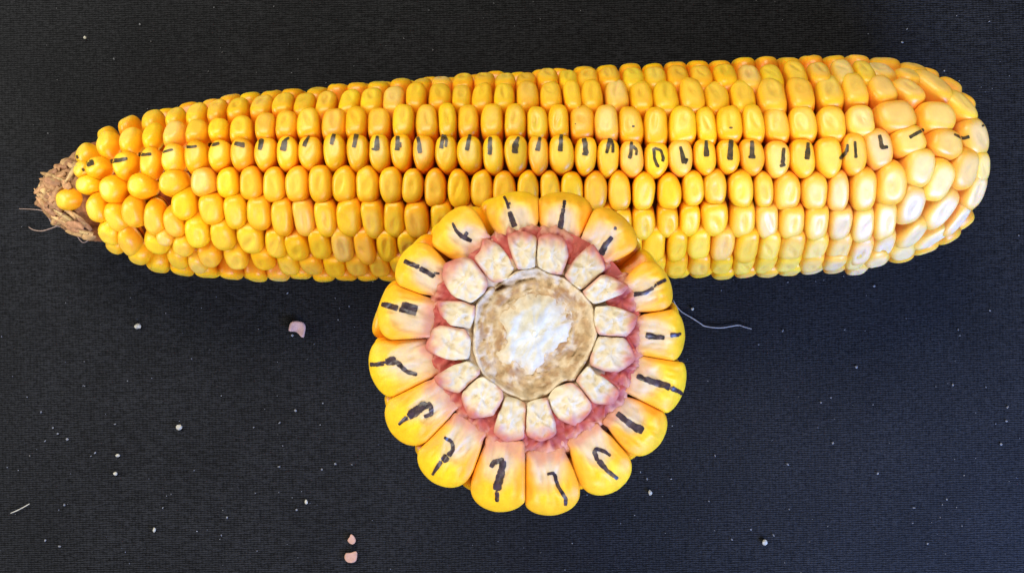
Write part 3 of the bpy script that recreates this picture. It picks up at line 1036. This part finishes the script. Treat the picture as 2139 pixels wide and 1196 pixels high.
NA2 = 160
ang = np.linspace(-math.pi, math.pi, NA2, endpoint=False)
R1, R0 = star(RING, NA2) * 0.99, star(PITH, NA2)
R0 = R0 * np.array([1.12 + 0.06 * noise.noise(Vector((math.cos(a) * 2.2, math.sin(a) * 2.2, 5.0))) + 0.07 * noise.noise(Vector((math.cos(a) * 7, math.sin(a) * 7, 8.0))) for a in ang])
# woody ring
V, C = [], []
lev = list(np.linspace(0.0, 1.0, 20)) + [1.0, 0.98]
for li, f in enumerate(lev):
    for k in range(NA2):
        r0 = R0[k] * 0.72
        rr = r0 + (R1[k] - r0) * f
        x, y = FC[0] + rr * math.cos(ang[k]), FC[1] + rr * math.sin(ang[k])
        n1 = noise.noise(Vector((x * 0.035, y * 0.035, 3.3))); n2 = noise.noise(Vector((x * 0.12, y * 0.12, 1.1)))
        n3 = noise.noise(Vector((rr * 0.16, ang[k] * 2.0, 7.7)))
        z = ZF - 0.0016 + 0.0009 * n1 + 0.0005 * n2 + 0.0005 * n3 + 0.0006 * max(0, noise.noise(Vector((x * 0.06, y * 0.06, 15.1)))) + 0.0009 * float(sstep(0.84, 0.95, np.array(f))) - 0.0004 * float(sstep(0.0, 0.3, np.array(1 - f)) * sstep(0, 0.5, np.array(f)))
        pit_d = math.hypot(x - 1041, (y - 597) * 1.25) / 15.0
        pitw = float(1 - sstep(0.55, 1.1, np.array(pit_d)))
        crack = 0.0
        for ca_, cw_ in ((-2.55, 0.030), (-1.35, 0.025), (-0.35, 0.03), (0.55, 0.028), (1.45, 0.03), (2.35, 0.028), (3.02, 0.025)):
            da = (ang[k] - ca_ - 0.10 * math.sin(f * 5 + ca_) + math.pi) % (2 * math.pi) - math.pi
            crack = max(crack, math.exp(-(da / cw_) ** 2) * float(sstep(0.35, 0.6, np.array(f))))
        z -= 0.0013 * pitw + 0.0005 * crack
        if li >= 20:
            z -= 0.004 if li == 20 else 0.010
        elif li == 19:
            z -= 0.0006
        V.append(hp(x, y, z))
        tanc = np.array([0.52, 0.37, 0.20]); brown = np.array([0.36, 0.205, 0.095]); pale = np.array([0.66, 0.53, 0.34])
        n4 = noise.noise(Vector((x * 0.06, y * 0.06, 15.1)))
        w = max(0, min(1, 0.40 + 1.0 * n1 + 1.3 * n3 + 0.3 * n2))
        c = tanc * (1 - w) + brown * w
        q = float(sstep(0.80, 0.93, np.array(f + 0.05 * n2)))
        c = c * (1 - q * 0.85) + pale * q * 0.85
        fl = float(sstep(0.10, 0.34, np.array(n4 + 0.2 * n2 + 0.3 * n3 + 0.15 * float(sstep(0.5, 0.7, np.array(f))))))
        c = c * (1 - 0.7 * fl) + pale * 0.7 * fl
        c = c * (1 - 0.8 * pitw) + np.array([0.27, 0.16, 0.06]) * 0.8 * pitw
        C.append(c)
F = []
for li in range(len(lev) - 1):
    for k in range(NA2):
        j = (k + 1) % NA2
        F.append((li * NA2 + k, (li + 1) * NA2 + k, (li + 1) * NA2 + j, li * NA2 + j))
F = [tuple(reversed(f)) for f in F]
o = mesh_obj('woody_ring', V, F, M_WOOD, None, np.array(C)); o.parent = half
# pith
V, C = [hp(FC[0], FC[1], ZF + 0.0004)], [np.array([0.84, 0.82, 0.74])]
levp = np.linspace(0.06, 1.0, 18)
for li, f in enumerate(levp):
    for k in range(NA2):
        rr = R0[k] * f
        x, y = FC[0] + rr * math.cos(ang[k]), FC[1] + rr * math.sin(ang[k])
        n1 = noise.noise(Vector((x * 0.03, y * 0.03, 9.3)))
        xr, yr = x * 0.8 + y * 0.6, -x * 0.6 + y * 0.8
        fib = noise.noise(Vector((xr * 0.075, yr * 0.026, 4.4))) + 0.35 * noise.noise(Vector((xr * 0.16, yr * 0.09, 2.4))) + 0.6 * noise.noise(Vector((math.cos(ang[k]) * 4 + 3, math.sin(ang[k]) * 4, rr * 0.012))) * min(1, f * 1.5)
        z = ZF - 0.0009 + 0.0003 * (1 - f * f) + 0.0006 * n1 + 0.0004 * fib - 0.0013 * float(sstep(0.70, 1.0, np.array(f + 0.12 * fib)))
        V.append(hp(x, y, z))
        w = max(0, min(1, 0.35 + 0.9 * fib))
        pc = np.array([0.62, 0.60, 0.52]) * (1 - w) + np.array([0.50, 0.45, 0.32]) * w
        eg = float(sstep(0.62, 1.0, np.array(f + 0.20 * fib)))
        C.append(pc * (1 - eg) + np.array([0.64, 0.52, 0.34]) * eg)
F = [tuple(reversed(f)) for f in ring_faces(len(levp), NA2, close_bot=False)]
o = mesh_obj('pith', V, F, M_PITH, None, np.array(C)); o.parent = half

# dark floor of the broken face and the cob below it, tapering to the tip on the cloth
BR = [(0.0, 24.0), (3, 26.2), (8, 26.4), (14, 25.2), (20, 23.3), (27, 20.6), (34, 17.6), (41, 14.6), (48, 12.0), (55, 9.8), (62, 7.6), (69, 5.4), (74.6, 3.2)]
bd = np.array([b[0] for b in BR]) / 1000; brr = np.array([b[1] for b in BR]) / 1000
oc = at(1103, 740, ZF) - HO          # centre of the outline


def axis_c(dz):
    return np.array([oc[0] * 1.0, oc[1] * (0.6 + 0.4 * min(1, dz / 0.02)), 0])


V, C = [], []
prof_c = [(0.0030, 0.0), (0.0032, 0.004), (0.0030, 0.0175), (0.005, 0.019)]
V.append(np.array([0, 0, ZF - 0.0030])); C.append(np.array([0.22, 0.10, 0.05]))
levels = [(0.0030, 0.3), (0.0030, 0.6), (0.0032, 0.74), (0.006, 0.76), (0.014, 0.74), (0.022, 0.72), (0.032, 0.70), (0.042, 0.70), (0.052, 0.72), (0.062, 0.78), (0.070, 0.9), (0.0745, 1.0)]
for dz, f in levels:
    rr = np.interp(dz, bd, brr) * f
    c = axis_c(dz)
    for k in range(48):
        a = 2 * math.pi * k / 48
        n1 = noise.noise(Vector((math.cos(a) * 2, math.sin(a) * 2, dz * 120)))
        V.append(c + np.array([rr * (1 + 0.06 * n1) * math.cos(a), rr * (1 + 0.06 * n1) * math.sin(a), ZF - dz]))
        C.append(np.array([0.24, 0.085, 0.04]) if dz < 0.05 else np.array([0.42, 0.24, 0.15]))
F = ring_faces(len(levels), 48)
o = mesh_obj('cob', V, F, M_COB, None, np.array(C)); o.parent = half

# kernels of the rows under the broken face
low_v, low_f, low_c, lb = [], [], [], 0
PEEK = []
ring = 0
dz = 0.0062
while dz < 0.060:
    rr = float(np.interp(dz, bd, brr))
    n = 16 if dz < 0.034 else (12 if dz < 0.046 else 9)
    for k in range(n):
        a = 2 * math.pi * (k + 0.5 * (ring % 2) + 0.31) / n
        c = axis_c(dz)
        rad = np.array([math.cos(a), math.sin(a), 0])
        # outward lean follows the taper
        slope = (np.interp(dz + 0.004, bd, brr) - np.interp(dz - 0.004, bd, brr)) / 0.008
        nrm = rad + np.array([0, 0, slope]); nrm /= np.linalg.norm(nrm)
        tang = np.array([-math.sin(a), math.cos(a), 0])
        upv = np.cross(nrm, tang)
        wv = 2 * math.pi * rr / n * 1.0
        Vk, Fk, Ck = kernel_shape(0.0049, wv, 2.6, 2.6, 0.7, 0, 9000 + ring * 40 + k)
        p = c + rad * (rr + rng.normal(0, 0.0002)) + np.array([0, 0, ZF - dz])
        Wv = p + Vk[:, 0:1] * upv + Vk[:, 1:2] * tang + Vk[:, 2:3] * nrm
        # (upv, tang, nrm) handedness
        if np.dot(np.cross(upv, tang), nrm) < 0:
            Fk = [tuple(reversed(f)) for f in Fk]
        if ring == 0:
            o = mesh_obj('kernel', Wv, Fk, M_KERN, None, Ck); o.parent = half
        else:
            low_v.append(Wv); low_c.append(Ck); low_f += [tuple(i + lb for i in f) for f in Fk]; lb += len(Wv)
    ring += 1
    dz += 0.0050
o = mesh_obj('lower_kernels', np.concatenate(low_v), low_f, M_KERN, None, np.concatenate(low_c)); o.parent = half
o['kind'] = 'stuff'

# ------------------------------------------------------------------ marker ink, laid on the kernels' own surface
def bvh_of(items):
    V, F, own, base = [], [], [], 0
    for i, (W, Fc) in enumerate(items):
        V += [tuple(v) for v in W]
        F += [tuple(j + base for j in f) for f in Fc]
        own += [i] * len(Fc)
        base += len(W)
    return BVHTree.FromPolygons(V, F), own


EAR_T, EAR_OWN = bvh_of([(W, F) for (W, F, C) in SEP])
CUT_T, CUT_OWN = bvh_of([(W, F) for (o, W, F) in CUTK])


def ink(strokes, tree, own, objs, off, mat, seed, fat=1.12):
    """strokes: [(points, w0, w1)] in photograph pixels, as seen by the pen from above"""
    r = np.random.default_rng(seed)
    bykern = {}
    # the pen seldom lifts: join ends that nearly touch
    strokes = list(strokes)
    for (p1, _, wa), (p2, wb, _) in zip(strokes[:-1], strokes[1:]):
        gap = math.dist(p1[-1], p2[0])
        if 0.5 < gap < 9:
            strokes.append(([p1[-1], p2[0]], min(wa, wb) * 0.8, min(wa, wb) * 0.8))
    for pts, w0, w1 in strokes:
        pts = np.array(pts, float)
        if len(pts) == 1:
            pts = np.vstack([pts - (0, w0 / 2), pts + (0, w0 / 2)])
        seg = np.linalg.norm(np.diff(pts, axis=0), axis=1)
        cum = np.concatenate([[0], np.cumsum(seg)])
        n = max(5, int(cum[-1] / 1.6))
        s = np.linspace(0, cum[-1], n)
        X = np.interp(s, cum, pts[:, 0]); Y = np.interp(s, cum, pts[:, 1])
        # soften corners
        if n > 7:
            kx = np.array([1, 2, 3, 2, 1.]) / 9
            Xs = np.convolve(np.pad(X, 2, 'edge'), kx, 'valid'); Ys = np.convolve(np.pad(Y, 2, 'edge'), kx, 'valid')
            X, Y = Xs, Ys
        dx, dy = np.gradient(X), np.gradient(Y)
        l = np.hypot(dx, dy) + 1e-9
        nxv, nyv = -dy / l, dx / l
        u = s / cum[-1]
        hw = (w0 + (w1 - w0) * u) / 2 * fat
        endr = np.clip(np.minimum(s, cum[-1] - s) / (0.6 * hw + 0.1), 0, 1)
        hw = hw * (0.66 + 0.34 * np.sqrt(endr))
        m = 5
        ja = 1 + 0.22 * np.convolve(r.normal(0, 1, n + 4), np.ones(5) / 5, 'valid')
        jb = 1 + 0.22 * np.convolve(r.normal(0, 1, n + 4), np.ones(5) / 5, 'valid')
        grid = {}
        for i in range(n):
            for j in range(m):
                v = j / (m - 1) * 2 - 1
                k = hw[i] * v * (ja[i] if v > 0 else jb[i])
                p = at(X[i] + nxv[i] * k, Y[i] + nyv[i] * k, 0.0)
                o0 = Vector((0, 0, H))
                dirv = (Vector(p) - o0).normalized()
                hit, nn, fi, dist = tree.ray_cast(o0, dirv)
                if hit is not None:
                    lift = 0.00007
                    grid[(i, j)] = (np.array(hit) - np.array(dirv) * lift * 0.6 + np.array(nn) * lift * 0.6 * (1 if nn.dot(dirv) < 0 else -1), own[fi])
        for i in range(n - 1):
            for j in range(m - 1):
                q = [grid.get((i, j)), grid.get((i + 1, j)), grid.get((i + 1, j + 1)), grid.get((i, j + 1))]
                if any(a is None for a in q):
                    continue
                zs = [a[0][2] for a in q]
                if max(zs) - min(zs) > 0.0016:
                    continue
                own_i = q[0][1]
                bykern.setdefault(own_i, []).append([a[0] for a in q])
    for kid, quads in bykern.items():
        V, F, idx = [], [], {}
        for q in quads:
            f = []
            for p in q:
                key = tuple(np.round(p * 1e7).astype(int))
                if key not in idx:
                    idx[key] = len(V); V.append(p - off)
                f.append(idx[key])
            if len(set(f)) == 4:
                F.append(tuple(f))
        if not F:
            continue
        # face up
        v0 = np.cross(V[F[0][1]] - V[F[0][0]], V[F[0][2]] - V[F[0][0]])
        if v0[2] < 0:
            F = [tuple(reversed(f)) for f in F]
        o = mesh_obj('ink_mark', V, F, mat)
        o.parent = objs[kid]


EINK = [
    [([(160, 324), (163, 331)], 5, 5)], [([(180, 343), (197, 339)], 12, 11)], [([(171, 352), (176, 357)], 5, 5)],
    [([(136, 362), (151, 360)], 7, 8), ([(147, 352), (152, 360)], 5, 6)],
    [([(230, 337), (248, 335), (267, 331)], 8, 6)], [([(288, 322), (304, 323), (317, 322)], 8, 5)], [([(339, 318), (350, 315), (362, 312)], 5, 4)],
    [([(389, 308), (400, 307), (412, 305)], 6, 4)], [([(434, 302), (448, 302), (459, 299)], 7, 5)], [([(489, 299), (500, 303), (512, 303)], 7, 9)],
    [([(548, 289), (541, 314)], 10, 8)], [([(604, 287), (594, 294)], 4, 6), ([(596, 292), (590, 316)], 9, 13)], [([(647, 283), (638, 297), (635, 307)], 4, 9)],
    [([(698, 279), (692, 303)], 7, 8)], [([(745, 279), (739, 309)], 8, 9)], [([(788, 283), (786, 315)], 5, 11), ([(776, 311), (788, 313)], 4, 5)],
    [([(831, 283), (829, 315)], 6, 10), ([(836, 296), (837, 309)], 4, 4)], [([(871, 284), (876, 300), (877, 321)], 5, 10)],
    [([(926, 280), (921, 311)], 7, 8), ([(929, 281), (933, 294), (931, 308)], 5, 5)], [([(982, 280), (975, 315)], 6, 9)],
    [([(1024, 285), (1023, 324)], 6, 9)], [([(1084, 285), (1076, 302)], 5, 10), ([(1077, 298), (1075, 321)], 12, 11)], [([(1128, 285), (1122, 316)], 6, 9)],
    [([(1173, 280), (1170, 317)], 6, 9)], [([(1220, 288), (1224, 323)], 9, 9), ([(1216, 321), (1228, 323)], 5, 5)],
    [([(1274, 288), (1267, 321)], 7, 6), ([(1274, 289), (1280, 302), (1280, 320)], 6, 5)],
    [([(1319, 295), (1318, 322), (1314, 332)], 6, 7), ([(1321, 305), (1330, 313), (1329, 325)], 6, 5)],
    [([(1366, 308), (1367, 330), (1373, 347), (1378, 346)], 6, 6), ([(1366, 309), (1380, 314), (1386, 330), (1383, 338)], 5, 6)],
    [([(1421, 305), (1426, 326), (1430, 342)], 5, 10), ([(1430, 342), (1436, 331)], 7, 5)], [([(1475, 292), (1476, 328)], 5, 11)],
    [([(1527, 291), (1525, 335)], 8, 11)], [([(1571, 293), (1571, 328)], 7, 10), ([(1563, 328), (1579, 328)], 6, 7)],
    [([(1637, 308), (1635, 342)], 6, 8), ([(1628, 348), (1641, 342)], 5, 8)], [([(1688, 297), (1686, 334)], 6, 11)],
    [([(1771, 300), (1769, 318)], 4, 7), ([(1769, 316), (1754, 333)], 6, 7)], [([(1786, 294), (1788, 331)], 5, 6)],
    [([(1837, 281), (1843, 310)], 6, 9), ([(1841, 309), (1856, 307)], 7, 5)], [([(1899, 288), (1914, 279), (1931, 270)], 6, 7)],
    [([(1992, 280), (2012, 289), (2026, 285)], 4, 6)], [([(2050, 264), (2063, 258)], 4, 4)],
    [([(1323, 262), (1323, 266)], 6, 5)], [([(1527, 265), (1527, 269)], 7, 6)], [([(1202, 258), (1202, 260)], 3, 3)],
]
for i, s in enumerate(EINK):
    ink(s, EAR_T, EAR_OWN, KOBJ, np.array(ear.location), M_INK, 40 + i)
CINK = [
    [([(1052, 409), (1060, 426), (1063, 437)], 4, 5), ([(1062, 425), (1067, 425)], 4, 4), ([(1064, 441), (1069, 456), (1076, 474)], 8, 11)],
    [([(1179, 418), (1179, 428)], 5, 7), ([(1177, 435), (1173, 457), (1169, 487)], 6, 11)],
    [([(1285, 473), (1285, 480)], 4, 6), ([(1279, 494), (1265, 511), (1254, 532)], 6, 11)],
    [([(1392, 583), (1371, 593)], 5, 6), ([(1366, 600), (1347, 611), (1321, 615)], 5, 7)],
    [([(1420, 694), (1420, 700)], 5, 4), ([(1420, 699), (1399, 699)], 5, 9), ([(1389, 705), (1368, 703), (1348, 699)], 7, 11)],
    [([(1329, 785), (1365, 797), (1400, 809)], 8, 12), ([(1402, 810), (1427, 822)], 9, 6)],
    [([(1288, 862), (1315, 884), (1344, 900)], 10, 13)],
    [([(1276, 952), (1262, 941), (1246, 936), (1241, 944), (1250, 962)], 5, 8), ([(1250, 960), (1267, 980), (1291, 1000)], 9, 6)],
    [([(1142, 989), (1159, 988)], 5, 6), ([(1158, 988), (1165, 1014), (1182, 1040), (1181, 1056)], 6, 6)],
    [([(1025, 976), (1031, 964), (1053, 960)], 7, 9), ([(1052, 960), (1045, 992), (1037, 1024)], 10, 14), ([(1038, 1026), (1039, 1048)], 8, 5)],
    [([(927, 912), (944, 922), (947, 938), (936, 952)], 5, 8), ([(936, 952), (923, 962)], 13, 11), ([(922, 962), (902, 992)], 8, 4)],
    [([(885, 870), (901, 864), (899, 848), (892, 840)], 6, 9), ([(892, 842), (852, 870)], 14, 13), ([(851, 870), (832, 887)], 9, 4)],
    [([(772, 761), (803, 759)], 7, 8), ([(804, 754), (828, 752)], 14, 13), ([(828, 755), (848, 775), (872, 782)], 8, 6)],
    [([(796, 634), (832, 644)], 8, 11), ([(838, 636), (873, 645)], 12, 12), ([(833, 646), (870, 656)], 8, 6)],
    [([(843, 545), (876, 558)], 7, 8), ([(876, 560), (908, 577)], 8, 8), ([(906, 570), (918, 571)], 4, 4)],
    [([(945, 464), (953, 482), (968, 496)], 4, 8), ([(966, 495), (986, 504)], 8, 6), ([(968, 495), (977, 484)], 7, 6)],
]
cutobjs = [c[0] for c in CUTK]
for i, s in enumerate(CINK):
    ink(s, CUT_T, CUT_OWN, cutobjs, HO, M_INK2, 140 + i, 1.3)

# ------------------------------------------------------------------ crumbs, chaff flakes, fibres and lint on the cloth
def crumb(name, px, py, rx, ry, hgt, mat, label, cat, seed, group=None, rot=0.0):
    r = np.random.default_rng(seed)
    base = at(px, py, 0)
    k = kpx(0)
    V = []
    NU, NV = 10, 6
    for i in range(NV + 1):
        ph = math.pi * i / NV
        for j in range(NU):
            a = 2 * math.pi * j / NU
            d = Vector((math.sin(ph) * math.cos(a), math.sin(ph) * math.sin(a), math.cos(ph)))
            f = 1 + 0.45 * noise.noise(d * 1.6 + Vector((seed, 0, 0)))
            x, y = d.x * rx * k * f, d.y * ry * k * f
            V.append((x * math.cos(rot) - y * math.sin(rot), x * math.sin(rot) + y * math.cos(rot), hgt * (d.z * f * 0.5 + 0.5)))
    F = []
    for i in range(NV):
        for j in range(NU):
            jj = (j + 1) % NU
            F.append((i * NU + j, (i + 1) * NU + j, (i + 1) * NU + jj, i * NU + jj))
    o = mesh_obj(name, V, F, mat, smooth=False)
    o.location = base
    tag(o, label, cat, group)
    return o


def flake(name, pts, z, curl, mat, label, cat):
    pts = np.array(pts, float)
    c = pts.mean(0)
    ol = smooth_closed(pts, 28)
    V = []
    for s in (0.0, 0.35, 0.7, 1.0):
        for q in (ol if s else ol):
            p = c + (q - c) * max(s, 0.02)
            d = np.linalg.norm(p - c)
            nz = noise.noise(Vector((p[0] * 0.07, p[1] * 0.07, 2.0)))
            V.append(at(p[0], p[1], z + curl * (d / 18) ** 2 + 0.0003 * nz) - at(c[0], c[1], 0))
    n = len(V)
    V = V + [v - np.array([0, 0, 0.00025]) for v in V]
    F = []
    for l in range(3):
        for i in range(28):
            j = (i + 1) % 28
            F.append((l * 28 + i, (l + 1) * 28 + i, (l + 1) * 28 + j, l * 28 + j)[::-1])
            F.append((n + l * 28 + i, n + (l + 1) * 28 + i, n + (l + 1) * 28 + j, n + l * 28 + j))
    F.append(tuple(range(27, -1, -1)))
    F.append(tuple(n + i for i in range(28)))
    for i in range(28):
        j = (i + 1) % 28
        F.append((84 + i, n + 84 + i, n + 84 + j, 84 + j)[::-1])
    o = mesh_obj(name, V, F, mat)
    o.location = at(c[0], c[1], 0)
    tag(o, label, cat)
    return o


flake('chaff_flake', [(603, 690), (606, 676), (612, 671), (625, 671), (634, 674), (638, 682), (637, 692), (634, 704), (629, 703), (621, 694), (615, 692), (609, 692)],
      0.0009, 0.0005, M_FLAKE, 'curled mauve-pink chaff flake on the black cloth left of the broken ear', 'chaff flake')
flake('chaff_flake', [(733, 1115), (739, 1119), (743, 1128), (739, 1135), (732, 1135), (726, 1128), (730, 1121)],
      0.0007, 0.0002, M_FLAKE2, 'small salmon-pink chaff flake near the bottom edge, upper of the two', 'chaff flake')
flake('chaff_flake', [(722, 1155), (732, 1154), (744, 1151), (746, 1160), (742, 1172), (728, 1174), (720, 1166)],
      0.0007, 0.0003, M_FLAKE2, 'salmon-pink chaff flake at the very bottom edge, lower of the two', 'chaff flake')
CR = [(375, 891, 8, 8, M_CRUMB, 'round whitish crumb, the largest in the lower left of the cloth'),
      (289, 681, 7, 9, M_CRUMB, 'dull triangular tan crumb below the left end of the ear'),
      (1597, 1131, 8, 7, M_CRUMB, 'bright cream crumb near the bottom edge, right of the broken ear'),
      (1358, 1028, 7, 5, M_CRUMB, 'pale crumb just below right of the broken ear'),
      (247, 950, 6, 4, M_CRUMB, 'tiny white crumb, upper of a pair in the lower left'),
      (242, 988, 5, 5, M_CRUMB, 'tiny cream crumb, lower of a pair in the lower left'),
      (323, 1105, 6, 4, M_CRUMB, 'flat white speck of crumb near the bottom left'),
      (1446, 645, 4, 4, M_CRUMB, 'tiny white crumb inside the bend of the grey fibre'),
      (178, 79, 4, 4, M_CRUMB, 'lone white crumb in the upper left of the cloth'),
      (640, 1047, 4, 6, M_CRUMB, 'small upright white crumb left of the bottom of the broken ear')]
for i, (x, y, rx, ry, mt, lab) in enumerate(CR):
    crumb('crumb', x, y, rx * 0.78, ry * 0.78, 0.00007 * (rx + ry) * 0.9, mt, lab, 'crumb', 60 + i, 'crumbs on the cloth', random.uniform(0, 3))

fx = [(200, 200), (240, 280), (330, 380), (480, 470), (620, 560), (700, 605), (920, 630), (1100, 605), (1220, 590), (1320, 620), (1420, 645)]
o = strand([(1380 + u / 7.477, 600 + v / 7.477) for u, v in fx], 0.0006, 0.0004, 0.00014, None, M_FIBRE, 'fibre')
tag(o, 'thin grey curved fibre on the cloth right of the broken ear', 'fibre')
o = strand([(22, 1071), (34, 1066), (48, 1059), (62, 1051)], 0.0004, 0.0004, 0.00011, None, M_CRUMB, 'straw_bit')
tag(o, 'short pale straw bit at the lower left edge of the cloth', 'straw')

LINT = [(600, 612), (400, 749), (617, 857), (584, 882), (583, 974), (619, 1064), (462, 1117), (411, 1109), (340, 1060), (134, 1054), (94, 1128), (124, 1140), (94, 920),
        (190, 952), (120, 905), (85, 860), (110, 893), (140, 917), (198, 945), (240, 885), (1646, 589), (1704, 587), (1826, 597), (1635, 690), (1765, 688), (1893, 664), (2002, 688), (1585, 719), (1789, 766),
        (1736, 830), (1991, 803), (2060, 808), (1646, 969), (1494, 951), (1834, 988), (1978, 1042), (1569, 1105), (1529, 1126), (1616, 1117), (1910, 1060),
        (1938, 1135), (2105, 850), (2103, 879), (2092, 927), (1481, 1046), (2068, 648), (238, 123), (292, 51), (1895, 61), (2067, 45), (1973, 148), (1885, 88),
        (672, 980), (700, 968), (735, 970), (474, 1080), (610, 700), (700, 622), (1338, 985), (1352, 1000), (1402, 1000), (1715, 840), (1740, 925)]
for i in range(380):
    LINT.append((random.uniform(-60, 2200), random.uniform(-60, 1260)))
V, F = [], []
for i, (x, y) in enumerate(LINT):
    s = random.uniform(2.0, 3.6) if i < 63 else random.uniform(0.7, 1.8)
    asp = random.uniform(0.4, 1.0)
    a0 = random.uniform(0, 3.14)
    c = at(x, y, 0.00015)
    k = 1e-4
    b = len(V)
    for j in range(5):
        a = 2 * math.pi * j / 5
        dx, dy = s * k * math.cos(a) * random.uniform(0.7, 1.2), s * k * asp * math.sin(a) * random.uniform(0.7, 1.2)
        V.append((c[0] + dx * math.cos(a0) - dy * math.sin(a0), c[1] + dx * math.sin(a0) + dy * math.cos(a0), 0.00005))
    V.append((c[0], c[1], 0.0001 + s * k * 0.8))
    for j in range(5):
        F.append((b + j, b + (j + 1) % 5, b + 5))
    F.append((b + 4, b + 3, b + 2, b + 1, b))
lint = mesh_obj('lint', V, F, M_LINT, smooth=False)
lint['kind'] = 'stuff'
lint['label'] = 'fine pale lint and dust specks scattered over the black cloth'
lint['category'] = 'lint'
